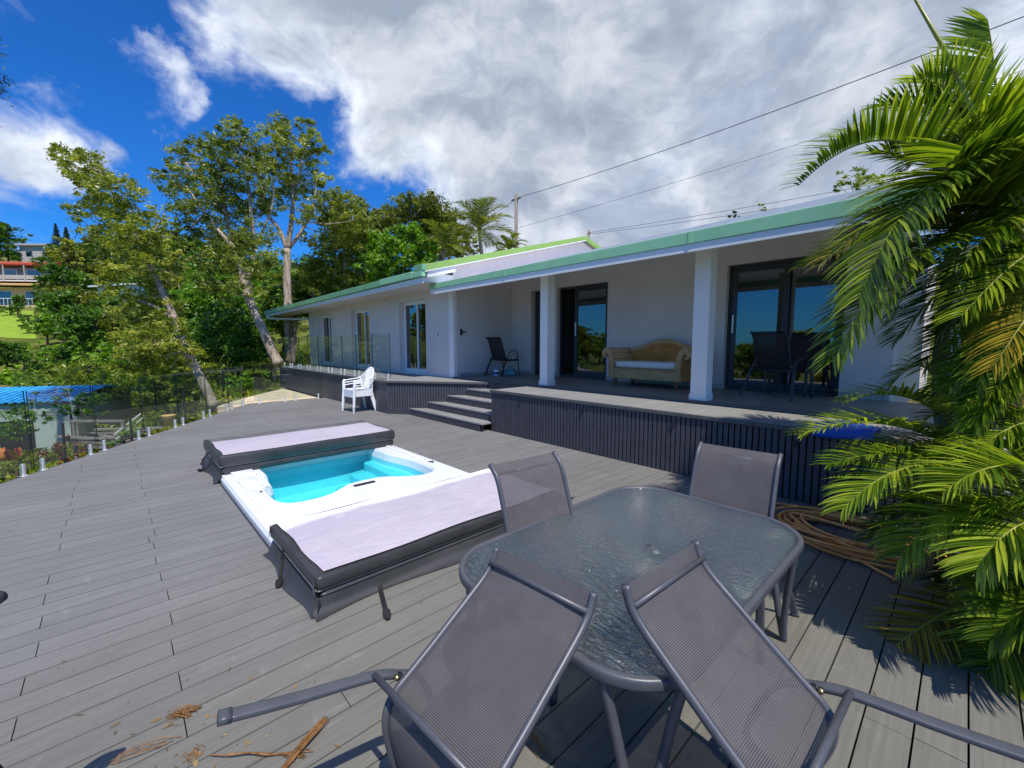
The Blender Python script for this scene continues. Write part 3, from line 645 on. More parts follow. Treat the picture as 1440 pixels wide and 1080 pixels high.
    m = MB(); m.box(-9.13, -9.06, 5.962, 5.9795, 1.76, 1.87); part(m, 'light_switch', 'white_paint', bevel=0.003)
    m = MB(); m.box(-9.115, -9.075, 5.955, 5.9615, 1.795, 1.845); part(m, 'switch_rocker', 'black_plastic')
    return h
build_house()

# ------------------------------------------------------------------ glass fences
def glass_run(name, label, pts, z, hgt, gap=0.018, grp=None, posts=True, thick=0.012):
    f = empty(name, (pts[0][0], pts[0][1], z), 0, label, 'glass fence'); o3 = Vector((-pts[0][0], -pts[0][1], -z))
    for (xa, ya), (xb, yb) in zip(pts[:-1], pts[1:]):
        d = Vector((xb-xa, yb-ya, 0)); L = d.length; d.normalize(); n = Vector((-d.y, d.x, 0))
        p = Vector((xa, ya, 0))+d*gap; q = Vector((xb, yb, 0))-d*gap; z0, z1 = z+0.07, z+hgt; t = n*(thick/2)
        vs = [p-t, q-t, q+t, p+t]; V = [v+Vector((0, 0, z0)) for v in vs]+[v+Vector((0, 0, z1)) for v in vs]
        m = MB(); m.add(V, [(0, 1, 5, 4)], 0.5, 0); m.add(V, [(1, 2, 6, 5), (3, 0, 4, 7), (4, 5, 6, 7), (3, 2, 1, 0)], 0.5, 1)
        o = m.build('glass_panel', ['fence_glass', 'glass_edge'], f); o.location = o3
        if posts:
            for k in (0.13, L-0.13):
                c = Vector((xa, ya, 0))+d*k; m = MB()
                m.box(-0.016, 0.016, -0.018, 0.018, 0.006, 0.15); m.box(-0.036, 0.036, -0.036, 0.036, 0.0, 0.0065)
                o = m.build('spigot', 'steel', f, bevel=0.005); o.location = c+Vector((0, 0, z))+o3; o.rotation_euler = (0, 0, math.atan2(d.y, d.x))
G0 = Vector((-7.81, -0.83)); GD = Vector((-0.857, 0.5535))
glass_run('deck_glass_fence', 'frameless glass pool fence on steel spigots along the seaward edge of the deck', [tuple(G0+GD*k) for k in (-4, -3, -2, -1, 0, 1, 2, 3, 4, 5, 5.85)], 0.0, 1.03)
glass_run('return_glass_fence', 'short glass fence panel closing the deck corner against the dark platform', [(-12.86, 2.62), (-12.86, 3.52), (-12.86, 4.40)], 0.0, 1.03)
glass_run('glass_balustrade', 'glass balustrade on steel spigots along the top of the dark corner platform', [(-8.86-0.927*k, 4.535) for k in range(10)], 0.76, 1.06)

# ================================================================== SWIM SPA with folded covers
def rrect(x0, x1, y0, y1, r, n=6):
    out = []
    for cx, cy, a0 in ((x1-r, y1-r, 0), (x0+r, y1-r, 90), (x0+r, y0+r, 180), (x1-r, y0+r, 270)):
        for k in range(n+1): a = rad(a0+90*k/n); out.append((cx+r*math.cos(a), cy+r*math.sin(a)))
    return out
def build_spa():
    s = empty('swim_spa', (-4.5, 1.9, 0), 0, 'white sunken swim spa with turquoise water between its two folded covers', 'swim spa'); off = Vector((4.5, -1.9, 0))
    outer = rrect(-7.08, -2.64, 0.82, 2.97, 0.10, 6)
    inner = [(-3.30, 1.15), (-3.30, 2.55), (-4.05, 2.62), (-4.16, 2.66), (-4.30, 2.64), (-4.36, 2.50), (-4.42, 2.30), (-4.49, 2.16), (-4.52, 1.95), (-4.50, 1.78), (-4.42, 1.66), (-4.34, 1.54), (-4.30, 1.42), (-4.30, 1.24), (-4.36, 1.12), (-4.48, 1.06), (-4.62, 1.045), (-5.02, 1.06), (-5.06, 1.14), (-5.45, 1.16), (-5.50, 1.20), (-5.95, 1.20), (-6.02, 1.26), (-6.04, 1.9), (-6.02, 2.60), (-5.95, 2.68), (-5.5, 2.70), (-5.2, 2.78), (-4.9, 2.82), (-4.5, 2.80)]
    inner = [(-4.30, 1.42), (-4.30, 1.24), (-4.36, 1.12), (-4.48, 1.06), (-4.62, 1.045), (-5.02, 1.06), (-5.06, 1.14), (-5.45, 1.16), (-5.50, 1.20), (-5.95, 1.20), (-6.02, 1.26), (-6.04, 1.9), (-6.02, 2.60), (-5.95, 2.68), (-5.5, 2.70), (-5.2, 2.76), (-4.9, 2.80), (-4.5, 2.80), (-4.34, 2.76), (-4.26, 2.66), (-4.26, 2.50), (-4.36, 2.32), (-4.49, 2.16), (-4.52, 1.95), (-4.50, 1.78), (-4.42, 1.66), (-4.34, 1.54)]
    inner = [tuple(p) for p in inner]
    ic = catmull([Vector((*p, 0)) for p in inner+[inner[0]]], 3)[:-1]; ic = [(p.x, p.y) for p in ic]
    # rim: ring surface by radial bridging with bmesh triangle fill
    bm = bmesh.new(); zt = 0.075
    def loop(pts, z): return [bm.verts.new((x, y, z)) for x, y in pts]
    lo, li = loop(outer, zt), loop(ic, zt); eds = []
    for L in (lo, li):
        for i in range(len(L)): eds.append(bm.edges.new((L[i], L[(i+1) % len(L)])))
    bmesh.ops.triangle_fill(bm, edges=eds, use_beauty=True)
    lo2 = loop([(x, y) for x, y in rrect(-7.10, -2.62, 0.80, 2.99, 0.11, 6)], 0.045); lo3 = loop(rrect(-7.10, -2.62, 0.80, 2.99, 0.11, 6), -0.20)
    for A, B in ((lo, lo2), (lo2, lo3)):
        for i in range(len(A)): j = (i+1) % len(A); bm.faces.new((A[i], A[j], B[j], B[i]))
    cx, cy = -5.1, 1.95; li2 = loop([(x+(cx-x)*0.012, y+(cy-y)*0.02) for x, y in ic], 0.05); li3 = loop([(x+(cx-x)*0.03, y+(cy-y)*0.04) for x, y in ic], -0.05)
    for A, B in ((li, li2), (li2, li3)):
        for i in range(len(A)): j = (i+1) % len(A); bm.faces.new((A[i], A[j], B[j], B[i]))
    bmesh.ops.recalc_face_normals(bm, faces=bm.faces); me = bpy.data.meshes.new('rim'); bm.to_mesh(me); bm.free(); me.materials.append(M['acrylic_white'])
    o = bpy.data.objects.new('rim', me); COL.objects.link(o); o.parent = s; o.location = off; CH.setdefault(s.name, []).append(o)
    # tub shell: walls falling to a shallow floor, benches at the right end
    m = MB(); n = len(ic); rings = [(0.03, 0.04, -0.052), (0.05, 0.06, -0.20), (0.08, 0.09, -0.40), (0.16, 0.16, -0.44)]
    R = [[(x+(cx-x)*a, y+(cy-y)*b, z) for x, y in ic] for a, b, z in rings]; vs = [p for r in R for p in r]; k = len(R)
    fs = [(i*n+j, i*n+(j+1) % n, (i+1)*n+(j+1) % n, (i+1)*n+j) for i in range(k-1) for j in range(n)]+[tuple(range((k-1)*n, k*n))]
    m.add(vs, fs); o = m.build('tub', 'tub_shell', s, smooth=True, auto=0.7); o.location = off
    m = MB()
    for q, (ya, yb, z) in enumerate(((2.50, 2.76, -0.10), (2.26, 2.52, -0.20), (2.02, 2.28, -0.31))):
        m.prism(rrect(-5.85+0.1*q, -4.62+0.04*q, ya, yb, 0.09, 4), 'z', -0.43, z)
    o = m.build('bench_steps', 'tub_shell', s, bevel=0.02, smooth=True, auto=0.9); o.location = off
    m = MB(); m.add([(x+(cx-x)*0.02, y+(cy-y)*0.028, -0.035) for x, y in ic], [tuple(range(n))]); o = m.build('water', 'water', s); o.location = off
    # moulded headrest pads along the left rim, raised centre bump, control strip, overflow caps
    for (a, b, c_, d_, h_) in ((-5.46, -5.08, 0.90, 1.08, 0.098), (-5.90, -5.52, 0.90, 1.12, 0.098), (-5.00, -4.2, 0.88, 1.00, 0.088), (-5.8, -4.9, 2.84, 2.92, 0.09)):
        m = MB(); m.prism(rrect(a, b, c_, d_, 0.035, 4), 'z', 0.074, h_); o = m.build('headrest', 'acrylic_white', s, bevel=0.008, smooth=True, auto=0.8); o.location = off
    m = MB(); m.prism(rrect(-4.42, -4.36, 1.78, 2.02, 0.015, 4), 'z', 0.074, 0.083); o = m.build('control_panel', 'black_plastic', s, bevel=0.003); o.location = off
    m = MB(); m.prism(rrect(-4.33, -4.285, 1.22, 1.40, 0.015, 4), 'z', 0.03, 0.066); o = m.build('skimmer_grille', 'grey_vinyl', s, bevel=0.003); o.location = off
    for (x, y) in ((-4.86, 0.99), (-4.62, 2.90)):
        m = MB(); m.prism([(x-0.05, y-0.03), (x+0.05, y), (x-0.03, y+0.04)], 'z', 0.074, 0.082); o = m.build('drain_slot', 'black_plastic', s); o.location = off
    m = MB(); g = rrect(-7.11, -2.61, 0.79, 3.0, 0.12, 6); m.tube([(x, y, -0.01) for x, y in g], 0.014, 6, closed=True); o = m.build('edge_gasket', 'black_vinyl', s); o.location = off
    return s
build_spa()
def pillow_slab(mb, L, W, z0, z1, sag=0.012, r=0.05, nx=10, ny=22, seed=0, tint=0.5):
    """soft padded slab: length along y, width along x, rounded edges and gentle sag"""
    rg = random.Random(seed); ph = [rg.uniform(0, 6.3) for _ in range(4)]
    def wob(x, y): return sag*(math.sin(x*5+ph[0])*0.5+math.sin(y*3.1+ph[1])+0.4*math.sin(y*9+ph[2]+x*6))*0.5
    loops = []
    prof = [(0.000, 0.22), (-0.006, 0.5), (0.0, 0.8), (0.35, 1.0)]
    o = len(mb.v); base = rrect(-W/2, W/2, -L/2, L/2, r, 4); n = len(base)
    rows = [(0.010, z0), (0.0, z0+0.010), (-0.006, (z0+z1)/2), (0.0, z1-0.012), (0.005, z1-0.003), (0.04, z1)]
    vs = []
    for ins, z in rows:
        for x, y in base:
            sx, sy = 1-2*ins/W, 1-2*ins/L; vs.append((x*sx, y*sy, z+(wob(x, y) if z > (z0+z1)/2 else 0)))
    k = len(rows); fs = [(i*n+j, i*n+(j+1) % n, (i+1)*n+(j+1) % n, (i+1)*n+j) for i in range(k-1) for j in range(n)]+[tuple(range(n-1, -1, -1)), tuple((k-1)*n+j for j in range(n))]
    mb.add(vs, fs, tint)
def sheet_top(mb, L, W, z, ins, seed):
    rg = random.Random(seed); nx, ny = 8, 20; vs = []
    ph = [rg.uniform(0, 6) for _ in range(3)]
    for i in range(nx+1):
        for j in range(ny+1):
            x = lerp(-W/2+ins[0], W/2-ins[1], i/nx); y = lerp(-L/2+ins[2], L/2-ins[2], j/ny)
            e = 0 if (i in (0, nx) or j in (0, ny)) else 1
            vs.append((x+(0.01*math.sin(y*6+ph[1]) if i in (0, nx) else 0), y+(0.008*math.sin(x*11+ph[2]) if j in (0, ny) else 0), z+0.004+e*(0.006+0.005*math.sin(x*6+ph[0])*math.sin(y*4+ph[1]))))
    mb.add(vs, [(i*(ny+1)+j, (i+1)*(ny+1)+j, (i+1)*(ny+1)+j+1, i*(ny+1)+j+1) for i in range(nx) for j in range(ny)])
def build_cover(name, label, x, y, L, W, z0, zm, z1, ins, seed, flap):
    c = empty(name, (x, y, 0), 0, label, 'spa cover')
    m = MB(); pillow_slab(m, L-0.03, W-0.02, z0, zm-0.006, 0.0, 0.05, seed=seed); m.build('lower_slab', 'black_vinyl', c, smooth=True, auto=0.9)
    m = MB(); pillow_slab(m, L, W, zm, z1, 0.012, 0.035, seed=seed+1); m.build('upper_slab', 'black_vinyl', c, smooth=True, auto=0.9)
    if ins[0] > 0.1: 
        m = MB(); sheet_top(m, L, W, z1-0.002, (0.02, W-ins[0]-0.02, 0.03), seed); m.build('grey_margin', 'grey_vinyl', c, smooth=True)
    m = MB(); sheet_top(m, L, W, z1+0.004, ins, seed+3); m.build('lilac_panel', 'lilac_vinyl', c, smooth=True)
    m = MB()      # seams
    q = L/2-0.008
    m.tube([(W/2-0.006, -q, zm+0.006), (W/2-0.006, q, zm+0.006)], 0.004, 6); m.tube([(-W/2+0.02, -q-0.006, zm+0.01), (W/2-0.01, -q-0.006, zm+0.01)], 0.004, 6)
    m.build('piping', 'seam', c)
    # skirt flaps and buckled straps
    m = MB(); n = 24
    for (ax, sgn) in flap:
        vs = []
        for i in range(n+1):
            t = i/n; w = 0.5+0.5*math.sin(t*9+seed)
            if ax == 'x': p0 = (sgn*(W/2-0.012), lerp(-L/2-0.03, L/2-0.03, t)); d = (sgn, 0)
            else: p0 = (lerp(-W/2+0.02, W/2+0.03, t), sgn*(L/2-0.012)); d = (0, sgn)
            out = (0.015+0.02*w); z_b = 0.012+0.01*w
            vs += [(p0[0], p0[1], z0+0.012), (p0[0]+d[0]*out*0.6, p0[1]+d[1]*out*0.6, z0-0.02), (p0[0]+d[0]*out*1.25, p0[1]+d[1]*out*1.25, z_b), (p0[0]+d[0]*(out*1.25+0.03+(0.05 if ax == 'x' else 0.015)*w), p0[1]+d[1]*(out*1.25+0.03+(0.05 if ax == 'x' else 0.015)*w), 0.005+0.004*w)]
        m.add(vs, [(4*i+j, 4*i+4+j, 4*i+5+j, 4*i+1+j) for i in range(n) for j in range(3)])
    m.build('skirt', 'black_vinyl', c, smooth=True)
    return c
def strap(c, pts, w=0.022):
    m = MB(); P = catmull(pts, 5); m.tube(P, w, 6, flat=(1.0, 0.12)); o = m.build('strap', 'black_plastic', c, smooth=False)
    e = P[-1]; d = (P[-1]-P[-2]).normalized(); m = MB(); a = math.atan2(d.y, d.x)
    m.box(-0.005, 0.05, -0.022, 0.022, -0.008, 0.012); m.box(0.045, 0.075, -0.015, 0.015, -0.006, 0.010); b = m.build('buckle', 'black_plastic', o, bevel=0.006); b.location = e+Vector((0, 0, 0.004)); b.rotation_euler = (0, 0, a)
c = build_cover('spa_cover', 'folded spa cover nearest the patio table, lilac top with a bleached white strip', -3.04, 1.88, 2.20, 1.03, 0.078, 0.128, 0.222, (0.05, 0.03, 0.05), 3, [('x', 1), ('y', -1)])
strap(c, [(0.50, -0.70, 0.05), (0.58, -0.73, 0.016), (0.70, -0.77, 0.012), (0.79, -0.80, 0.012)], 0.016)
strap(c, [(-0.14, -1.09, 0.19), (-0.13, -1.12, 0.10), (-0.05, -1.15, 0.03), (0.0, -1.17, 0.014)], 0.013)
m = MB(); m.add([(0.48, 1.09, 0.215), (0.56, 1.15, 0.15), (0.62, 1.20, 0.17), (0.55, 1.11, 0.07), (0.49, 1.08, 0.10)], [(0, 1, 4), (1, 3, 4), (1, 2, 3)]); m.build('corner_flap', 'black_vinyl', c)
m = MB(); m.add([(0.47, -1.10, 0.215), (0.53, -1.115, 0.20), (0.545, -1.12, 0.12), (0.50, -1.108, 0.07), (0.44, -1.103, 0.12)], [(0, 1, 2, 3, 4)]); m.build('corner_flap', 'grey_vinyl', c)
m = MB(); m.add([(-0.50, -1.10, 0.225), (-0.44, -1.105, 0.235), (-0.47, -1.115, 0.14), (-0.52, -1.11, 0.10)], [(0, 1, 2, 3)]); m.build('corner_flap', 'grey_vinyl', c)
c = build_cover('spa_cover', 'folded spa cover at the far spa end, lilac top with wide grey margin', -6.38, 1.90, 2.20, 1.20, 0.078, 0.17, 0.300, (0.30, 0.03, 0.05), 11, [('y', -1)])
strap(c, [(0.1, -1.09, 0.24), (0.12, -1.13, 0.12), (0.02, -1.17, 0.04), (-0.06, -1.20, 0.016)], 0.016)
strap(c, [(-0.2, -1.09, 0.22), (-0.17, -1.14, 0.16), (-0.24, -1.16, 0.10), (-0.2, -1.17, 0.07)], 0.016)

# ================================================================== PATIO SET
def sling_profile():
    return [(0.275, 0.385), (0.255, 0.412), (0.20, 0.420), (0.10, 0.408), (0.0, 0.396), (-0.10, 0.396), (-0.165, 0.415), (-0.200, 0.455), (-0.222, 0.52), (-0.255, 0.62), (-0.295, 0.73), (-0.335, 0.84), (-0.365, 0.915), (-0.398, 0.965), (-0.450, 1.005)]
JL = Vector((0, -0.215, 0.49)); CS = 0.94
def make_chair(name, label, cat, sling, metal, loop_arm=False, group=None):
    t = empty(name, (0, 0, 0), 0, label, cat, group); prof = sling_profile(); W = 0.24
    P = catmull([(0, y, z) for y, z in prof], 4)
    for s in (-1, 1):
        m = MB(); m.tube([(s*W, p.y, p.z) for p in P], 0.0135, 10, flat=(1.0, 1.25)); m.build('side_rail', metal, t, smooth=True)
    # woven sling with its own UVs in metres
    m = MB(); nx = 14; vs = []; uv = []; acc = 0
    for i, p in enumerate(P):
        if i: acc += (p-P[i-1]).length
        for k in range(nx+1):
            x = lerp(-W+0.008, W-0.008, k/nx); dip = 0.012*(1-(x/W)**2)*min(1, i/6.)*min(1, (len(P)-1-i)/6.)
            tn = (P[min(i+1, len(P)-1)]-P[max(i-1, 0)]).normalized(); nrm = Vector((0, -tn.z, tn.y))
            vs.append((x, p.y+nrm.y*dip, p.z+nrm.z*dip)); uv.append((x, acc))
    m.add(vs, [(i*(nx+1)+k, i*(nx+1)+k+1, (i+1)*(nx+1)+k+1, (i+1)*(nx+1)+k) for i in range(len(P)-1) for k in range(nx)]); m.build('sling', sling, t, smooth=True, uvs=uv)
    a = P[-6]; tn = (P[-5]-P[-7]).normalized(); nr = Vector((0, -tn.z, tn.y))
    m = MB(); cpos = a-Vector((0, 1, 0))*0.022; m.tube([(-W, cpos.y, cpos.z), (W, cpos.y, cpos.z)], 0.010, 10); m.build('top_crossbar', metal, t, smooth=True)
    m = MB(); m.tube([(-W-0.055, -0.268, 0.415), (W+0.055, -0.268, 0.415)], 0.0115, 10); m.build('rear_crossbar', metal, t, smooth=True)
    m = MB(); m.tube([(-W-0.03, 0.16, 0.385), (W+0.03, 0.16, 0.385)], 0.010, 8); m.build('front_crossbar', metal, t, smooth=True)
    X = W+0.052
    for s in (-1, 1):
        if loop_arm:
            pts = catmull([(s*(X+0.02), -0.40, 0.0), (s*X, -0.30, 0.26), (s*X, -0.10, 0.60), (s*X, -0.05, 0.645), (s*X, 0.06, 0.66), (s*X, 0.14, 0.64), (s*X, 0.18, 0.58), (s*X, 0.21, 0.36), (s*(X+0.01), 0.25, 0.0)], 6)
            m = MB(); m.tube(pts, 0.012, 10); m.build('arm_and_leg', metal, t, smooth=True)
            m = MB(); m.tube([(s*X, 0.195, 0.41), (s*X, -0.215, 0.43)], 0.010, 8); m.build('side_bar', metal, t, smooth=True)
            m = MB(); m.tube([(s*(X-0.005), -0.215, 0.47), (s*(X+0.01), -0.33, 0.24), (s*(X+0.03), -0.43, 0.0)], 0.012, 8); m.build('leg', metal, t, smooth=True)
        else:
            pts = catmull([(s*X, -0.185, 0.515), (s*(X+0.012), -0.255, 0.42), (s*(X+0.045), -0.345, 0.20), (s*(X+0.078), -0.425, 0.012)], 5)
            m = MB(); m.tube(pts, 0.0135, 16, flat=(1.55, 0.8), up=(0, 1, 0.2), sq=0.5); l = m.build('leg', metal, t, smooth=True)
            m = MB(); m.tube([(s*(X+0.075), -0.418, 0.03), (s*(X+0.081), -0.431, 0.0)], 0.0148, 16, flat=(1.5, 0.85), up=(0, 1, 0.2), sq=0.5); m.build('foot_cap', metal, l, smooth=True)
            pts = catmull([(s*X, -0.195, 0.508), (s*X, -0.12, 0.575), (s*X, 0.02, 0.602), (s*X, 0.15, 0.598), (s*X, 0.205, 0.56), (s*X, 0.205, 0.40), (s*(X+0.01), 0.175, 0.012)], 6)
            m = MB(); m.tube(pts, 0.0135, 16, flat=(1.55, 0.8), up=(0, 1, 0.2), sq=0.5); m.build('armrest', metal, t, smooth=True)
            m = MB(); m.tube([(s*(W-0.004), -0.212, 0.492), (s*(X-0.006), -0.208, 0.497)], 0.010, 8); b = m.build('bracket', 'black_plastic', t, smooth=True)
            m = MB(); m.tube([(s*(W+0.012), -0.228, 0.474), (s*(W+0.032), -0.226, 0.478)], 0.0085, 8); m.build('bolt', 'brass', b, smooth=True)
    return t
def place_chair(t, pos, rz, tip=0.0, scale=CS):
    """pos = where the joint of seat and back goes when tipped, else the floor point under the origin"""
    t.scale = (scale,)*3; t.rotation_euler = (-tip, 0, rz)
    if tip:
        R = Matrix.Rotation(rz, 3, 'Z') @ Matrix.Rotation(-tip, 3, 'X'); t.location = Vector(pos)-R @ (JL*scale)
    else: t.location = pos
GRP = 'grey sling chairs round the glass table'
ch = make_chair('patio_chair', 'grey mesh patio chair tipped forward onto the short end of the glass table', 'chair', 'grey_sling', 'grey_metal', group=GRP)
place_chair(ch, (-0.975, 0.646, 0.488), 0.068, 1.402, 0.936)
c2 = copy_tree(ch); tag(c2, 'grey mesh patio chair tipped forward onto the long side of the glass table'); place_chair(c2, (-0.267, 1.309, 0.508), 1.526, 1.272, 0.931)
c3 = copy_tree(ch); tag(c3, 'grey mesh patio chair standing upright between the glass table and the lilac spa cover'); place_chair(c3, (-1.275, 1.62, 0), rad(-97))
c4 = copy_tree(ch); tag(c4, 'grey mesh patio chair upright at the far end of the glass table, beside the hose'); place_chair(c4, (-0.90, 2.40, 0), rad(-175))
VG = 'dark chairs on the veranda'
v1 = make_chair('veranda_chair', 'small black sling chair with looped arms in the corner of the veranda', 'chair', 'black_sling', 'black_metal', True, VG); place_chair(v1, (-8.02, 7.24, 0.80), rad(2), scale=0.95)
v2 = copy_tree(ch); tag(v2, 'dark sling chair with its back to the deck before the sky-reflecting door', group=VG); place_chair(v2, (-1.93, 7.36, 0.80), rad(-9), scale=0.97)
v3 = copy_tree(ch); tag(v3, 'dark sling chair half hidden behind another before the sky-reflecting door', group=VG); place_chair(v3, (-1.78, 7.62, 0.80), rad(172), scale=0.97)
v4 = copy_tree(ch); tag(v4, 'dark patio chair showing only a corner at the left edge of the deck', group=GRP); place_chair(v4, (-1.80, -0.72, 0.0), rad(137))
def dark_copy(root):
    for c in root.children:
        d = c.data.copy(); c.data = d; nm = d.materials[0].name
        d.materials[0] = M['black_sling'] if nm == 'grey_sling' else (M['dark_frame'] if nm == 'grey_metal' else d.materials[0])
bpy.context.view_layer.update()
for r in (v2, v3, v4): dark_copy(r)

def build_table():
    cx, cy, hx, hy, z = -1.020, 1.81, 0.528, 0.812, 0.628
    t = empty('patio_table', (cx, cy, 0), 0, 'grey framed patio table with a rippled glass top and umbrella hole', 'table')
    rim = rrect(-hx, hx, -hy, hy, 0.26, 10); m = MB(); P = [(x, y, z-0.016) for x, y in rim]
    m.tube(P, 0.0185, 16, closed=True, flat=(0.80, 1.1), up=(0, 0, 1), sq=0.6); m.build('rim', 'grey_metal', t, smooth=True)
    g = rrect(-hx+0.012, hx-0.012, -hy+0.012, hy-0.012, 0.25, 10)
    m = MB(); m.prism(g, 'z', z-0.010, z-0.004); o = m.build('glass_top', 'table_glass', t)
    m = MB(); m.tube([(0.03+0.019*math.cos(2*math.pi*k/24), 0.02+0.019*math.sin(2*math.pi*k/24), z-0.004) for k in range(24)], 0.004, 6, closed=True); m.build('umbrella_ring', 'grey_metal', t)
    m = MB(); m.lathe([(0.001, -0.013), (0.0165, -0.013), (0.0165, -0.0005), (0.001, -0.0005)], (0.03, 0.02, z-0.003), 20); m.build('umbrella_hole', 'deck_shadow', t)
    m = MB(); m.lathe([(0.001, 0.0), (0.016, 0.0), (0.018, 0.004), (0.014, 0.007), (0.001, 0.008)], (0.09, -0.02, z-0.004), 20); m.build('hole_cap', 'grey_vinyl', t, smooth=True)
    for sx in (-1, 1):
        for sy in (-1, 1):
            m = MB(); fx, fy = sx*(hx-0.10), sy*(hy-0.10); ax, ay = sx*(hx-0.02), sy*(hy-0.20); bx, by = sx*(hx-0.20), sy*(hy-0.02)
            for (x, y) in ((ax, ay), (bx, by)):
                m.tube(catmull([(x, y, z-0.03), (lerp(x, fx, 0.35), lerp(y, fy, 0.35), 0.42), (lerp(x, fx, 0.8)+sx*0.008, lerp(y, fy, 0.8)+sy*0.008, 0.15), (fx+sx*0.02, fy+sy*0.02, 0.006)], 5), 0.017, 10)
            m.build('leg', 'grey_metal', t, smooth=True)
build_table()

# ================================================================== VERANDA FURNITURE AND SMALL THINGS
def build_sofa():
    s = empty('wicker_sofa', (-4.04, 7.44, 0.80), 0, 'tan wicker sofa with scrolled arms, arched back and a long white cushion', 'sofa')
    m = MB(); m.box(-0.70, 0.70, -0.40, 0.36, 0.13, 0.335); m.build('seat_base', 'wicker_light', s, bevel=0.02)
    def arm(sg):
        out = [(0.62, 0.13), (0.62, 0.40), (0.63, 0.52), (0.66, 0.61), (0.70, 0.66)]
        c = (0.765, 0.665); path = [(0.665, 0.14), (0.665, 0.30), (0.67, 0.45), (0.69, 0.56), (0.725, 0.64), (0.775, 0.675), (0.825, 0.655), (0.845, 0.605), (0.82, 0.565), (0.785, 0.575)]
        P = catmull([(x, 0, z) for x, z in path], 4); th = 0.038; L = []; R = []
        for i, p in enumerate(P):
            d = (P[min(i+1, len(P)-1)]-P[max(i-1, 0)]).normalized(); n = Vector((-d.z, 0, d.x)); w = th*(1.0+0.4*(1-i/len(P)))
            L.append(p+n*w); R.append(p-n*w)
        m = MB(); k = len(P); vs = []
        for y in (-0.41, 0.38): vs += [(sg*v.x, y, v.z) for v in L]+[(sg*v.x, y, v.z) for v in R]
        fs = []
        for i in range(k-1):
            fs += [(i, i+1, k+i+1, k+i), (2*k+i, 3*k+i, 3*k+i+1, 2*k+i+1), (i, 2*k+i, 2*k+i+1, i+1), (k+i, k+i+1, 3*k+i+1, 3*k+i)]
        fs += [(0, k, 3*k, 2*k), (k-1, 3*k-1, 4*k-1, 2*k-1)]
        m.add(vs, fs); a = m.build('arm', 'wicker_light', s, smooth=True, auto=0.9)
        m = MB(); m.tube([(sg*v.x*0.995, -0.415, v.z) for v in R[2:]], 0.012, 8); m.build('braid', 'wicker_light', a, smooth=True)
        m = MB(); m.box(min(sg*0.70, sg*0.735), max(sg*0.70, sg*0.735), -0.38, 0.36, 0.14, 0.55); m.build('side_panel', 'wicker_brown', s)
    arm(-1); arm(1)
    def top(x): return 0.64+0.20*math.exp(-((x-0.06)/0.46)**2)
    xs = [lerp(-0.66, 0.66, i/40) for i in range(41)]; poly = [(-0.66, 0.30)]+[(x, top(x)) for x in xs]+[(0.66, 0.30)]
    m = MB(); m.prism(poly, 'y', 0.26, 0.36); b = m.build('backrest', 'wicker_brown', s)
    m = MB(); m.tube([(x, 0.27, top(x)+0.005) for x in xs], 0.046, 10); m.build('rolled_edge', 'wicker_light', b, smooth=True)
    m = MB(); m.tube([(x, 0.248, top(x)-0.085) for x in xs[9:34]], 0.010, 6); m.build('braid', 'wicker_brown', b, smooth=True)
    m = MB(); m.tube([(-0.62, -0.408, 0.325), (0.62, -0.408, 0.325)], 0.014, 8); m.build('braid', 'wicker_light', s, smooth=True)
    m = MB(); m.box(-0.61, 0.61, -0.37, 0.25, 0.34, 0.46); o = m.build('cushion', 'cushion_cloth', s, bevel=0.045, smooth=True)
    for x in (-0.62, 0.62):
        for y in (-0.33, 0.30):
            m = MB(); m.lathe([(0.038, 0.135), (0.045, 0.12), (0.045, 0.10), (0.028, 0.088), (0.042, 0.07), (0.042, 0.05), (0.026, 0.04), (0.034, 0.02), (0.026, 0.0)], (x, y, 0), 16); m.build('leg', 'turned_wood', s, smooth=True)
build_sofa()
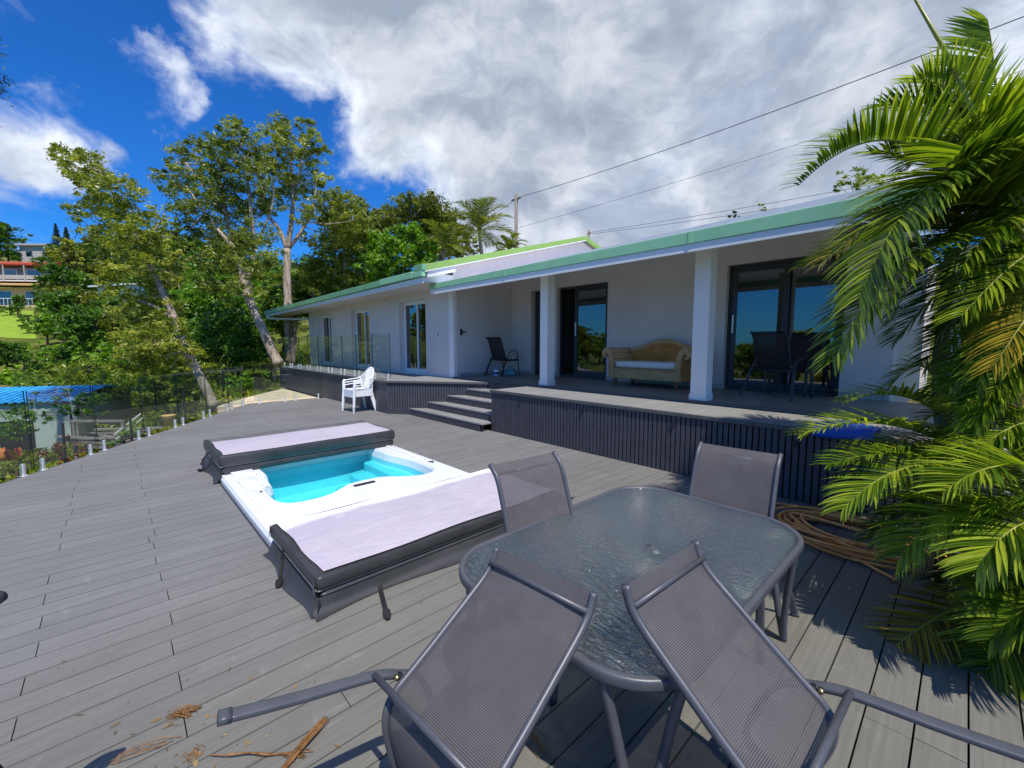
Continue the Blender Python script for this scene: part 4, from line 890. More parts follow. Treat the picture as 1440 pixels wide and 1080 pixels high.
def make_plastic_chair(label, loc, rz):
    t = empty('plastic_chair', loc, rz, label, 'chair', 'stacked white plastic chairs')
    # seat shell
    m = MB(); nx, ny = 10, 10; vs = []
    for j in range(ny+1):
        for i in range(nx+1):
            y = lerp(-0.21, 0.25, j/ny); hw = lerp(0.19, 0.235, j/ny); x = lerp(-hw, hw, i/nx); z = 0.43-0.012*(1-(x/hw)**2)+(0.03 if j == ny else 0)*-1
            vs.append((x, y, z))
    n1 = (nx+1)*(ny+1); vs += [(x, y, z-0.014) for x, y, z in vs]
    q = [(j*(nx+1)+i, j*(nx+1)+i+1, (j+1)*(nx+1)+i+1, (j+1)*(nx+1)+i) for j in range(ny) for i in range(nx)]
    m.add(vs, q+[tuple(n1+k for k in reversed(f)) for f in q]); m.box(-0.235, 0.235, 0.245, 0.262, 0.36, 0.425); m.box(-0.245, -0.228, -0.20, 0.25, 0.375, 0.43); m.box(0.228, 0.245, -0.20, 0.25, 0.375, 0.43)
    m.build('seat', 'plastic_white', t)
    # back: oval hoop flowing into the arms, with curved slats
    hoop = catmull([(-0.27, 0.20, 0.625), (-0.275, 0.02, 0.645), (-0.265, -0.14, 0.665), (-0.235, -0.225, 0.72), (-0.17, -0.285, 0.82), (-0.09, -0.315, 0.885), (0, -0.325, 0.905), (0.09, -0.315, 0.885), (0.17, -0.285, 0.82), (0.235, -0.225, 0.72), (0.265, -0.14, 0.665), (0.275, 0.02, 0.645), (0.27, 0.20, 0.625)], 6)
    m = MB(); m.tube(hoop, 0.024, 8, flat=(1.25, 0.5), up=(0, 0, 1)); m.build('arm_hoop', 'plastic_white', t, smooth=True)
    m = MB()
    for k in range(-4, 5):
        x = k*0.036; zt = 0.895-2.6*x*x; yt = -0.32+1.3*x*x
        m.tube(catmull([(x*0.8, -0.205, 0.43), (x*0.95, -0.245, 0.60), (x, yt, zt)], 4), 0.0145, 6, flat=(1.2, 0.4))
    m.tube(catmull([(-0.225, -0.19, 0.56), (-0.12, -0.25, 0.575), (0, -0.265, 0.58), (0.12, -0.25, 0.575), (0.225, -0.19, 0.56)], 4), 0.016, 6, flat=(1, 0.5))
    m.tube(catmull([(-0.255, -0.17, 0.66), (-0.235, -0.205, 0.55), (-0.21, -0.205, 0.42)], 4), 0.03, 8, flat=(1, 0.5)); m.tube(catmull([(0.255, -0.17, 0.66), (0.235, -0.205, 0.55), (0.21, -0.205, 0.42)], 4), 0.03, 8, flat=(1, 0.5))
    m.build('backrest', 'plastic_white', t, smooth=True)
    for s in (-1, 1):
        m = MB(); m.tube(catmull([(s*0.27, 0.20, 0.63), (s*0.268, 0.235, 0.60), (s*0.262, 0.245, 0.43), (s*0.268, 0.265, 0.2), (s*0.275, 0.285, 0.0)], 5), [0.026]*5+[0.034]*6+[0.03]*5+[0.024]*5, 8, flat=(0.62, 1.0), up=(0, 1, 0)); m.build('leg', 'plastic_white', t, smooth=True)
        m = MB(); m.tube(catmull([(s*0.205, -0.19, 0.44), (s*0.215, -0.23, 0.25), (s*0.235, -0.29, 0.0)], 6), [0.036]*6+[0.03]*4+[0.024]*3, 8, flat=(0.7, 1.0), up=(0, 1, 0)); m.build('leg', 'plastic_white', t, smooth=True)
    return t
pc = make_plastic_chair('bottom white plastic armchair of the stack beside the dark platform', (-9.77, 4.17, 0), rad(184))
p2 = copy_tree(pc); p2.location.z = 0.055; tag(p2, 'middle white plastic armchair of the stack beside the dark platform')
p3 = copy_tree(pc); p3.location.z = 0.11; tag(p3, 'topmost white plastic armchair of the stack beside the dark platform')

def build_small():
    t = empty('paint_tin', (-8.05, 6.98, 0.80), 0, 'small white and blue paint tin under the black veranda chair', 'paint tin')
    m = MB(); m.lathe([(0.07, 0.0), (0.072, 0.01), (0.072, 0.135), (0.069, 0.14)], n=20); m.build('can', 'plastic_white', t, smooth=True, auto=0.8)
    m = MB(); m.lathe([(0.0735, 0.03), (0.0735, 0.09)], n=20); m.build('label_band', 'tin_blue', t, smooth=True, auto=0.8)
    m = MB(); m.tube([(0.072*math.cos(a), 0.072*math.sin(a)-0.03, 0.14+0.05*math.sin(a)*0) for a in [math.pi*k/10 for k in range(11)]], 0.003, 6); m.build('handle', 'steel', t)
    m = MB(); rg = random.Random(3); n, k = 18, 8; vs = []
    for i in range(k+1):
        f = i/k; r = 0.15*math.sin(math.pi*min(1, 0.12+0.62*(1-f)+0.25)) if i < k else 0.03
        r = [0.10, 0.155, 0.165, 0.155, 0.13, 0.10, 0.065, 0.04, 0.055][i]
        for j in range(n):
            a = 2*math.pi*j/n; rr = r*(1+0.16*math.sin(3*a+i)+rg.uniform(-0.08, 0.08)); vs.append((rr*math.cos(a)*1.15, rr*math.sin(a)*0.8, [0, 0.01, 0.04, 0.08, 0.12, 0.155, 0.18, 0.20, 0.225][i]))
    m.add(vs, [(i*n+j, i*n+(j+1) % n, (i+1)*n+(j+1) % n, (i+1)*n+j) for i in range(k) for j in range(n)]+[tuple(range(n-1, -1, -1))])
    o = m.build('plastic_bag', 'teal_plastic', smooth=True); o.location = (-7.78, 7.22, 0.80); tag(o, 'crumpled teal plastic bag on the floor under the black veranda chair', 'bag')
    # coiled hose
    m = MB(); rg = random.Random(5); pts = [(-1.32, 4.60, 0.02), (-1.16, 4.72, 0.02), (-0.85, 4.80, 0.02), (-0.45, 4.72, 0.02), (-0.15, 4.45, 0.02)]
    turns = 8
    for k in range(turns*14):
        a = 2*math.pi*k/14+0.6; q = k/14; r = 0.40+0.07*math.sin(q*2.3)+rg.uniform(-0.008, 0.008)
        pts.append((-0.55+0.05*math.sin(q*1.9)+r*1.18*math.cos(-a), 4.27+0.06*math.cos(q*2.7)+r*0.80*math.sin(-a), 0.018+0.011*q+0.012*math.sin(a*2+q)))
    pts += [(-0.95, 4.30, 0.11), (-0.75, 4.10, 0.05), (-0.45, 3.90, 0.02), (-0.20, 3.72, 0.018)]
    m.tube(catmull(pts, 4), 0.0115, 8); o = m.build('garden_hose', 'hose_rubber', smooth=True)
    tag(o, 'long orange garden hose coiled on the deck beside the slatted platform', 'hose')
    # blue air-mattress folded over the platform edge
    m = MB(); nx, ny = 26, 12; vs = []
    for i in range(nx+1):
        for j in range(ny+1):
            x = lerp(-0.98, -0.52, i/nx); v = j/ny; e = 0.03*math.sin(x*9)
            y, z = (lerp(5.45, 4.95, min(1, v*1.5)), 0.80+0.02*math.sin(x*14+v*5)) if v < 0.67 else (4.925-0.01*math.sin(x*10), lerp(0.79, 0.715+e*0.5, (v-0.67)/0.33))
            vs.append((x, y, z))
    m.add(vs, [(i*(ny+1)+j, i*(ny+1)+j+1, (i+1)*(ny+1)+j+1, (i+1)*(ny+1)+j) for i in range(nx) for j in range(ny)])
    o = m.build('tarpaulin', 'blue_plastic', smooth=True); md = o.modifiers.new('thick', 'SOLIDIFY'); md.thickness = 0.02
    tag(o, 'bright blue plastic sheet over the slatted platform edge behind the palm leaves', 'tarpaulin')
    # dead palm bits on the boards
    def fibres(name, label, c, L, ang, n, spread, r=0.0022):
        m = MB(); rg = random.Random(int(c[0]*1000))
        for k in range(n):
            a = ang+rg.uniform(-spread, spread); l = L*rg.uniform(0.4, 1); x, y = c[0]+rg.uniform(-0.02, 0.02), c[1]+rg.uniform(-0.02, 0.02)
            pts = [(x-math.cos(a)*l*0.5, y-math.sin(a)*l*0.5, 0.004), (x+rg.uniform(-.02, .02), y+rg.uniform(-.02, .02), 0.012+rg.uniform(0, 0.014)), (x+math.cos(a)*l*0.5, y+math.sin(a)*l*0.5, 0.004)]
            m.tube(catmull(pts, 4), [r*rg.uniform(0.6, 1.3)]*9, 5)
        o = m.build(name, 'husk', smooth=True); tag(o, label, 'dead palm litter')
    fibres('palm_fibre', 'tuft of brown palm fibre lying on the open deck boards', (-2.215, 0.115), 0.11, rad(62), 34, 0.45, 0.0011)
    fibres('palm_fibre', 'small pale scrap of palm fibre near the bottom edge of the deck', (-1.95, 0.13), 0.07, rad(40), 14, 0.9, 0.001)
    fibres('palm_fibre', 'thin brown palm strands on the boards beside a chair leg under the table', (-1.09, 1.14), 0.22, rad(-10), 9, 0.2, 0.0013)
    fibres('palm_fibre', 'long thin reddish palm strands lying along a deck gap', (-2.10, -0.02), 0.26, rad(75), 6, 0.10, 0.0012)
    m = MB(); a = Vector((-1.64, 0.36, 0.012)); b = Vector((-1.745, 0.56, 0.02))
    for k in range(7):
        o_ = Vector((0.0045*(k-4), 0.002*(k-4), 0.002*(k % 3))); m.tube(catmull([a+o_*0.5, (a+b)/2+o_*0.9+Vector((0, 0, 0.006)), b+o_], 4), [0.003, .0035, .0035, .004, .004, .0035, .003, .0025, .002], 6, flat=(1, 0.5))
    o = m.build('palm_stalk', 'husk', smooth=True); tag(o, 'split golden palm stalk lying on the deck near the tipped chair', 'dead palm litter')
    m = MB(); P = catmull([(-1.90, 0.17, 0.008), (-1.84, 0.22, 0.02), (-1.80, 0.28, 0.016), (-1.74, 0.34, 0.012), (-1.70, 0.40, 0.008)], 5)
    m.tube(P, [0.0025]*6+[0.0035]*6+[0.005]*4+[0.0035]*5, 6)
    for k in range(10): m.tube([(-1.72, 0.37, 0.01), (-1.68+0.04*random.random(), 0.40+0.07*random.random(), 0.006)], 0.0015, 5)
    o = m.build('palm_sheath', 'husk', smooth=True); tag(o, 'curled brown palm sheath lying on the deck near the tipped chair leg', 'dead palm litter')
build_small()
def build_litter():
    rg = random.Random(77); V = []; F = []; T = []
    for k in range(170):
        x, y = (rg.uniform(-3.2, 0.2), rg.uniform(-0.4, 4.6)) if k < 110 else (rg.gauss(-2.0, 0.35), rg.gauss(0.15, 0.2))
        if SPA[0]-0.2 < x < SPA[1]+0.2 and y > 0.5: continue
        a = rg.uniform(0, 6.28); l = rg.uniform(0.006, 0.024); w_ = l*rg.uniform(0.12, 0.4); c, s_ = math.cos(a), math.sin(a); n = len(V)
        V += [(x-c*l, y-s_*l, 0.003), (x-s_*w_, y+c*w_, 0.006), (x+c*l, y+s_*l, 0.004), (x+s_*w_, y-c*w_, 0.003)]; F.append((n, n+1, n+2, n+3)); T.append(rg.random())
    o = leaf_mesh('leaf_litter', V, F, T, 'dry_leaf'); tag(o, 'tiny dry leaf crumbs scattered over the deck boards', 'leaf litter', kind='stuff')
build_litter()

# ================================================================== VEGETATION
def blob_leaves(blobs, sub, per, ll, lw, droop, seed, tint_sd=0.20, shell=0.45, fill=0.2):
    """leaf quads in clumps: blobs = (centre, radius xyz); returns V,F,T arrays"""
    rg = np.random.default_rng(seed); Vs, Ts = [], []
    for (c, r) in blobs:
        r = np.array(r if hasattr(r, '__len__') else (r, r, r), float); c = np.array(c, float); vol = float(np.cbrt(r.prod()))
        k = max(3, int(sub*vol**2)); d = rg.normal(size=(k, 3)); d /= np.linalg.norm(d, axis=1)[:, None]
        rr = shell+(1-shell)*np.sqrt(rg.random(k)); rr = np.where(rg.random(k) < fill, rg.random(k)*0.8, rr)
        cc = c+d*r*rr[:, None]; st = np.clip(rg.normal(0.5, tint_sd, k), 0, 1)
        n = k*per; ctr = np.repeat(cc, per, 0); sg = np.repeat(rg.uniform(0.07, 0.20, k), per)[:, None]*np.minimum(vol, 1.2)
        p = ctr+rg.normal(size=(n, 3))*sg*np.array([1, 1, 0.7])
        a = rg.normal(size=(n, 3)); a[:, 2] = a[:, 2]*0.6-droop; a /= np.linalg.norm(a, axis=1)[:, None]
        b = np.cross(a, rg.normal(size=(n, 3))); b /= np.linalg.norm(b, axis=1)[:, None]+1e-9
        L = (ll*rg.uniform(0.6, 1.35, n))[:, None]; W = (lw*rg.uniform(0.6, 1.3, n))[:, None]
        q = np.stack([p-a*L*0.5, p+b*W*0.5-a*L*0.05, p+a*L*0.5, p-b*W*0.5-a*L*0.05], 1); Vs.append(q.reshape(-1, 3))
        Ts.append(np.clip(np.repeat(st, per)+rg.normal(0, 0.16, n), 0, 1))
    V = np.concatenate(Vs); T = np.concatenate(Ts); F = np.arange(len(V), dtype=np.int32).reshape(-1, 4); return V, F, T
def limb(mb, pts, r0, r1, n=9, seg=5):
    P = catmull(pts, seg); k = len(P); mb.tube(P, [lerp(r0, r1, (i/(k-1))**0.8)*(1+0.06*math.sin(i*2.1)) for i in range(k)], n)
    return P
def grow_tree(name, label, cat, trunk, r0, r1, branches, blobs, leaf, bark, sub, per, ll, lw, droop, seed, group=None, extra=None):
    base = Vector(trunk[0]); t = empty(name, base, 0, label, cat, group); m = MB(); o3 = -base
    rg = random.Random(seed); P = limb(m, [Vector(p)+o3 for p in trunk], r0, r1)
    nodes = list(P[len(P)//3:])
    for br in branches:
        Q = limb(m, [Vector(p)+o3 for p in br[0]], br[1], br[1]*0.35, 7); nodes += Q
    for (c, r) in blobs:                                    # twigs running into every clump
        c = Vector(c)+o3; nd = min(nodes, key=lambda q: (q-c).length+0.6*max(0, q.z-c.z)); L = (c-nd).length
        if L > 0.15:
            mid = nd.lerp(c, 0.5)+Vector((rg.uniform(-.1, .1)*L, rg.uniform(-.1, .1)*L, -0.08*L)); w = min(0.05, 0.012+0.012*L)*(r0/0.2)**0.5
            limb(m, [nd, mid, c], w, w*0.3, 6, 4)
            for q in range(3):
                rv = r if not hasattr(r, '__len__') else sum(r)/3; e = c+Vector((rg.gauss(0, 1), rg.gauss(0, 1), rg.gauss(0, .8)))*rv*0.5; limb(m, [c, c.lerp(e, 0.5)+Vector((0, 0, -0.05)), e], w*0.4, w*0.12, 5, 3)
    m.build('trunk', bark, t, smooth=True)
    V, F, T = blob_leaves([(Vector(c)+o3, r) for c, r in blobs], sub, per, ll, lw, droop, seed); leaf_mesh('crown', V, F, T, leaf, t)
    return t
def pxblobs(lst, d, jit, seed, sq=0.85):
    rg = random.Random(seed); out = []
    for x, y, r in lst: dd = d+rg.uniform(-jit, jit); R = r/597.*dd; out.append((at(x, y, dd), (R, R, R*sq)))
    return out
def line(pts, d): return [at(x, y, dd if len(q) == 3 else d) for q in pts for (x, y, dd) in [(q[0], q[1], q[2] if len(q) == 3 else d)]]

# ---- the three big paperbarks beyond the glass fence
grow_tree('paperbark_tree', 'paperbark leaning left beyond the glass fence, leftmost of the big paperbarks', 'tree',
    line([(302, 572), (284, 535), (262, 492), (246, 450), (226, 405), (205, 362), (186, 322)], 13.0), 0.155, 0.06,
    [(line([(226, 405), (196, 340), (168, 288), (140, 240)], 13), 0.07), (line([(205, 362), (215, 330), (232, 300)], 13), 0.05), (line([(246, 450), (215, 430), (170, 415)], 12.6), 0.06)],
    pxblobs([(105, 222, 24), (88, 214, 14), (128, 240, 30), (155, 262, 32), (112, 262, 22), (180, 290, 34), (150, 300, 30), (118, 300, 20), (205, 315, 26), (170, 330, 36), (140, 338, 26), (205, 350, 24), (225, 335, 16), (185, 375, 30), (155, 392, 24), (215, 402, 28), (178, 425, 28), (208, 448, 32), (232, 428, 20), (195, 475, 32), (225, 482, 22), (250, 370, 14), (95, 240, 14), (232, 362, 22)], 13, 1.1, 1)+pxblobs([(246, 462, 20), (238, 438, 18), (262, 490, 18), (225, 500, 24), (270, 512, 12), (205, 505, 24), (180, 505, 22), (238, 520, 14)], 12.3, 0.3, 5),
    'paperbark_leaf', 'paperbark', 84, 34, 0.140, 0.046, 0.35, 21)
grow_tree('paperbark_tree', 'broad crowned paperbark with a pale left bending trunk, middle of the big paperbarks', 'tree',
    line([(392, 512), (380, 488), (366, 456), (352, 425), (345, 404)], 15.5), 0.185, 0.12,
    [(line([(345, 404), (330, 350), (318, 300), (306, 240)], 15.5), 0.14), (line([(345, 404), (356, 350), (352, 290), (345, 230)], 15.5), 0.11), (line([(330, 350), (296, 310), (262, 262)], 15), 0.08), (line([(318, 300), (285, 260), (262, 230)], 15.3), 0.05), (line([(356, 350), (380, 300), (385, 260)], 16), 0.06)],
    pxblobs([(250, 222, 20), (275, 215, 24), (300, 210, 26), (322, 190, 24), (335, 178, 18), (240, 258, 22), (268, 250, 28), (300, 245, 30), (330, 225, 30), (352, 205, 24), (255, 290, 24), (285, 285, 28), (318, 275, 32), (350, 250, 30), (340, 300, 30), (300, 318, 28), (268, 322, 20), (330, 340, 30), (360, 330, 28), (312, 360, 28), (345, 372, 26), (372, 362, 26), (300, 395, 26), (325, 410, 24), (280, 360, 18), (372, 285, 26), (376, 240, 20)], 15.5, 1.3, 2),
    'paperbark_leaf', 'paperbark', 62, 34, 0.155, 0.050, 0.35, 22)
grow_tree('paperbark_tree', 'tallest paperbark with a straight pale forked trunk close to the left end of the house', 'tree',
    line([(408, 500), (406, 450), (404, 400), (404, 350)], 19.5), 0.205, 0.15,
    [(line([(404, 350), (392, 322), (376, 300), (370, 268), (362, 230)], 19.5), 0.12), (line([(404, 350), (410, 310), (412, 270), (408, 220)], 19.5), 0.14), (line([(404, 352), (424, 325), (440, 290), (446, 250)], 19.7), 0.10), (line([(412, 270), (425, 230), (428, 200)], 19.5), 0.06)],
    pxblobs([(388, 182, 22), (405, 175, 18), (430, 190, 22), (446, 186, 12), (445, 212, 18), (380, 208, 24), (410, 205, 24), (436, 232, 24), (400, 235, 26), (372, 235, 20), (425, 262, 26), (452, 258, 18), (395, 268, 24), (450, 290, 24), (470, 300, 22), (425, 295, 22), (486, 288, 20), (470, 325, 26), (500, 310, 22), (440, 335, 20), (372, 280, 18)], 19.5, 1.4, 3),
    'paperbark_leaf', 'paperbark', 46, 34, 0.18, 0.058, 0.35, 23)
grow_tree('paperbark_tree', 'slender grey green paperbark rising behind the house roof, right of the tallest one', 'tree',
    line([(478, 470), (482, 420), (486, 370), (492, 330)], 23), 0.16, 0.08, [],
    pxblobs([(480, 282, 20), (500, 292, 18), (470, 310, 22), (512, 318, 20), (490, 330, 28), (470, 350, 24), (515, 350, 24), (495, 372, 28), (525, 380, 22), (470, 390, 22), (450, 372, 18)], 23, 1.2, 4),
    'paperbark_leaf', 'paperbark', 62, 34, 0.20, 0.07, 0.3, 24)

# ---- pinnate fronds (palms)
def frond(A, p0, p1, p2, pairs, L, W, seed, start=0.16, vee=0.35, droop=0.45, rr=0.012, tint=(0.35, 0.25), up=Vector((0, 0, 1)), ragged=0.12, seg=4, roll=0.0, side=(1, 1)):
    """adds one feather leaf (rachis + leaflets) to A = dict(V,F,T,M)"""
    rg = random.Random(seed); p0, p1, p2 = Vector(p0), Vector(p1), Vector(p2); n = 22
    R = [bez(p0, p1, p2, i/n) for i in range(n+1)]
    def add(vs, fs, t, mi):
        o = len(A['V']); A['V'].extend([tuple(v) for v in vs])
        for f in fs: A['F'].append([i+o for i in f]); A['T'].append(t); A['M'].append(mi)
    prev = None; vs = []
    for i, p in enumerate(R):
        d = (R[min(i+1, n)]-R[max(i-1, 0)]).normalized(); u = d.cross(up); u = u.normalized() if u.length > 1e-4 else d.orthogonal().normalized(); w = u.cross(d); r = rr*(1-0.85*i/n)
        for k in range(5): a = 2*math.pi*k/5; vs.append(p+u*(math.cos(a)*r)+w*(math.sin(a)*r))
    add(vs, [(i*5+k, i*5+(k+1) % 5, i*5+5+(k+1) % 5, i*5+5+k) for i in range(n) for k in range(5)], 0.5, 1)
    for q in range(pairs):
        t = start+(1-start)*(q+0.5)/pairs; c = bez(p0, p1, p2, t); d = (bez(p0, p1, p2, min(1, t+0.02))-bez(p0, p1, p2, max(0, t-0.02))).normalized()
        s0 = d.cross(up); s0 = s0.normalized() if s0.length > 1e-4 else d.orthogonal().normalized(); nrm = s0.cross(d)
        if roll: Rm = Matrix.Rotation(roll, 3, d); s0 = Rm @ s0; nrm = Rm @ nrm
        ll = L*(math.sin(math.pi*(0.16+0.76*t))**0.75)*rg.uniform(0.88, 1.1)
        for sg in (-1, 1):
            if side[0 if sg < 0 else 1] == 0: continue
            if rg.random() < ragged*0.3: continue
            fw = 0.42+0.55*t+rg.uniform(-0.07, 0.07)
            dr = (s0*sg*math.cos(fw)+d*math.sin(fw)+nrm*(vee+rg.uniform(-0.12, 0.12))).normalized(); cur = c.copy(); pts = [cur.copy()]; dd = dr.copy(); g = droop*rg.uniform(0.7, 1.35)
            for k in range(seg): dd = (dd+Vector((0, 0, -1))*g*(0.25+0.75*(k/seg))/seg*1.6).normalized(); cur = cur+dd*(ll/seg); pts.append(cur.copy())
            lw = W*rg.uniform(0.85, 1.15)*(0.7+0.3*math.sin(math.pi*t)); prof = [0.45]+[1.0, 0.92, 0.66, 0.06][:seg] if seg == 4 else [0.5]+[1.0, 0.8, 0.06][:seg]
            vv = []
            for k, p in enumerate(pts):
                dk = (pts[min(k+1, seg)]-pts[max(k-1, 0)]).normalized(); wd = dk.cross(nrm); wd = wd.normalized() if wd.length > 1e-4 else dk.orthogonal().normalized(); up_ = wd.cross(dk)
                if up_.dot(nrm) < 0: up_ = -up_
                h = lw*0.5*prof[k]; vv += [p+wd*h+up_*h*0.35, p, p-wd*h+up_*h*0.35]
            tt = min(1, max(0, rg.gauss(tint[0], tint[1]*0.75)+(0.35 if rg.random() < 0.06 else 0)))
            add(vv, [(3*k+a, 3*k+1+a, 3*k+4+a, 3*k+3+a) for k in range(seg) for a in (0, 1)], tt, 0)
def newA(): return dict(V=[], F=[], T=[], M=[])
def put(A, name, mats, parent, loc=None):
    o = leaf_mesh(name, A['V'], A['F'], A['T'], mats, parent, A['M'])
    if loc is not None: o.location = loc
    return o
def areca(name, label, base, stems, fronds, seed):
    """clump of areca palm: stems (points, r0, r1) and fronds (p0,p1,p2, kwargs)"""
    t = empty(name, base, 0, label, 'palm'); o3 = -Vector(base)
    for pts, r0, r1 in stems:
        m = MB(); P = catmull([Vector(p)+o3 for p in pts], 8); k = len(P); m.tube(P, [lerp(r0, r1, i/(k-1))*(1.10 if i % 4 == 0 else 1.0) for i in range(k)], 12); m.build('stem', 'palm_stem', t, smooth=True)
    for i, (p0, p1, p2, kw) in enumerate(fronds):
        A = newA(); kw = dict(kw); mat = kw.pop('mat', 'palm_leaf'); args = dict(pairs=44, L=0.40, W=0.030, droop=0.45); args.update(kw); args['pairs'] = int(args['pairs']*1.7); args['W'] *= 0.62; args['L'] *= 1.12
        frond(A, Vector(p0)+o3, Vector(p1)+o3, Vector(p2)+o3, seed=seed*100+i, **args); put(A, 'frond', [mat, 'palm_rachis'], t)
    return t
def F3(a, b, c, **kw): return (at(*a), at(*b), at(*c), kw)
def rest(base, n, size, sd_, zr=(0.3, 1.2), **kw):
    """fronds filling the rest of the crown evenly round the stem"""
    rg = random.Random(sd_); out = []; b = Vector(base)
    for k in range(n):
        a = 2*math.pi*k/n+rg.uniform(-0.25, 0.25); el = rg.uniform(*zr); l = size*rg.uniform(0.8, 1.15); h = Vector((math.cos(a), math.sin(a), 0))
        out.append((b, b+h*l*0.45*math.cos(el)+Vector((0, 0, l*0.62*math.sin(el))), b+h*l*math.cos(el*0.6)+Vector((0, 0, l*(0.62*math.sin(el)-0.30))), dict(kw)))
    return out
crown = at(1408, 330, 2.75)
up_fr = [
    F3((1412, 310, 2.8), (1402, 90, 2.85), (1388, 26, 2.80), pairs=40, L=0.46, W=0.030, start=0.22, droop=0.22, roll=0.15, side=(0, 1), vee=0.05, tint=(0.62, 0.3), up=Vector((0.72, 0.67, 0.15))),
    F3((1400, 320, 2.85), (1270, 110, 2.85), (1122, 262, 2.70), pairs=44, L=0.34, W=0.032, droop=0.20, vee=0.65, tint=(0.5, 0.3)),
    F3((1450, 320, 2.6), (1320, 130, 2.45), (1208, 420, 2.35), pairs=50, L=0.46, W=0.036, droop=0.7, vee=0.30, tint=(0.45, 0.35)),
    F3((1410, 335, 2.7), (1290, 240, 2.65), (1155, 372, 2.6), pairs=40, L=0.30, W=0.026, droop=0.75, mat='yellow_palm_leaf', tint=(0.25, 0.3)),
    F3((1405, 345, 2.55), (1270, 300, 2.5), (1172, 508, 2.45), pairs=46, L=0.36, W=0.032, droop=0.45, vee=0.25, tint=(0.40, 0.35)),
    F3((1440, 350, 2.7), (1330, 290, 2.7), (1236, 420, 2.75), pairs=40, L=0.36, W=0.034, droop=0.5, tint=(0.28, 0.3)),
    F3((1450, 330, 2.5), (1420, 180, 2.4), (1330, 235, 2.25), pairs=34, L=0.40, W=0.042, droop=0.45, vee=0.5, tint=(0.45, 0.35)),
    F3((1415, 320, 3.0), (1350, 150, 3.2), (1275, 240, 3.4), pairs=36, L=0.42, W=0.030, droop=0.4, tint=(0.2, 0.25)),
    F3((1420, 340, 2.9), (1340, 380, 3.0), (1260, 478, 3.1), pairs=40, L=0.34, W=0.030, droop=0.5, tint=(0.15, 0.2)),
    F3((1440, 345, 2.9), (1420, 250, 3.0), (1300, 400, 3.05), pairs=38, L=0.34, W=0.030, droop=0.6, tint=(0.2, 0.25)),
    F3((1470, 330, 2.7), (1480, 230, 2.8), (1400, 470, 2.7), pairs=36, L=0.36, W=0.030, droop=0.6, tint=(0.4, 0.3)),
    F3((1460, 340, 2.5), (1470, 330, 2.4), (1372, 545, 2.35), pairs=38, L=0.30, W=0.024, droop=0.5, tint=(0.35, 0.35)),
    F3((1430, 320, 2.75), (1480, 160, 2.8), (1520, 120, 2.9), pairs=36, L=0.38, W=0.032, droop=0.4, tint=(0.4, 0.3)),
]
up_fr += [
    F3((1430, 310, 2.8), (1380, 120, 2.85), (1290, 110, 2.9), pairs=36, L=0.36, W=0.028, droop=0.5, tint=(0.65, 0.35)),
    F3((1440, 310, 2.75), (1420, 130, 2.75), (1345, 190, 2.7), pairs=38, L=0.38, W=0.030, droop=0.55, tint=(0.6, 0.35)),
    F3((1450, 310, 2.6), (1460, 150, 2.6), (1420, 200, 2.5), pairs=36, L=0.36, W=0.030, droop=0.5, tint=(0.65, 0.35)),
    F3((1420, 320, 2.9), (1340, 210, 2.95), (1225, 215, 3.0), pairs=38, L=0.32, W=0.028, droop=0.45, tint=(0.45, 0.35)),
    F3((1440, 320, 2.5), (1400, 190, 2.45), (1290, 300, 2.35), pairs=44, L=0.42, W=0.034, droop=0.6, vee=0.35, tint=(0.65, 0.35)),
    F3((1470, 330, 2.5), (1450, 240, 2.45), (1350, 380, 2.4), pairs=42, L=0.36, W=0.030, droop=0.5, vee=0.3, tint=(0.5, 0.35)),
    F3((1450, 300, 2.9), (1440, 180, 2.95), (1350, 170, 3.0), pairs=38, L=0.42, W=0.034, droop=0.35, vee=0.4, tint=(0.5, 0.35)),
    F3((1430, 420, 3.0), (1400, 400, 3.0), (1300, 520, 3.0), pairs=38, L=0.32, W=0.026, droop=0.5, tint=(0.2, 0.25)),
    F3((1470, 450, 2.9), (1440, 440, 2.9), (1345, 560, 2.95), pairs=36, L=0.30, W=0.026, droop=0.5, tint=(0.3, 0.3)),
    F3((1480, 520, 2.8), (1440, 480, 2.8), (1340, 520, 2.8), pairs=36, L=0.28, W=0.026, droop=0.5, tint=(0.3, 0.3)),
    F3((1440, 330, 2.6), (1380, 240, 2.55), (1262, 330, 2.5), pairs=40, L=0.36, W=0.034, droop=0.55, vee=0.4, tint=(0.6, 0.35)),
    F3((1430, 320, 2.9), (1380, 130, 3.0), (1240, 150, 3.1), pairs=40, L=0.36, W=0.030, droop=0.4, tint=(0.3, 0.3)),
    F3((1470, 380, 2.6), (1430, 360, 2.6), (1320, 470, 2.6), pairs=38, L=0.30, W=0.026, droop=0.5, tint=(0.15, 0.2)),
    F3((1490, 400, 2.3), (1470, 400, 2.2), (1395, 520, 2.2), pairs=30, L=0.26, W=0.016, droop=0.7, mat='yellow_palm_leaf', tint=(0.6, 0.4)),
    F3((1500, 360, 2.4), (1470, 310, 2.35), (1352, 445, 2.3), pairs=40, L=0.34, W=0.026, droop=0.6, tint=(0.55, 0.4)),
    F3((1490, 400, 2.7), (1440, 430, 2.75), (1370, 600, 2.8), pairs=34, L=0.30, W=0.026, droop=0.4, tint=(0.2, 0.25)),
    F3((1330, 370, 3.2), (1290, 360, 3.3), (1255, 450, 3.4), pairs=30, L=0.30, W=0.028, droop=0.5, tint=(0.15, 0.2)),
    F3((1325, 560, 3.3), (1300, 470, 3.4), (1245, 555, 3.5), pairs=26, L=0.22, W=0.022, droop=0.5, tint=(0.2, 0.25)),
    F3((1440, 330, 2.8), (1370, 330, 2.8), (1230, 300, 2.8), pairs=40, L=0.30, W=0.030, droop=0.5, mat='yellow_palm_leaf', tint=(0.35, 0.35))]
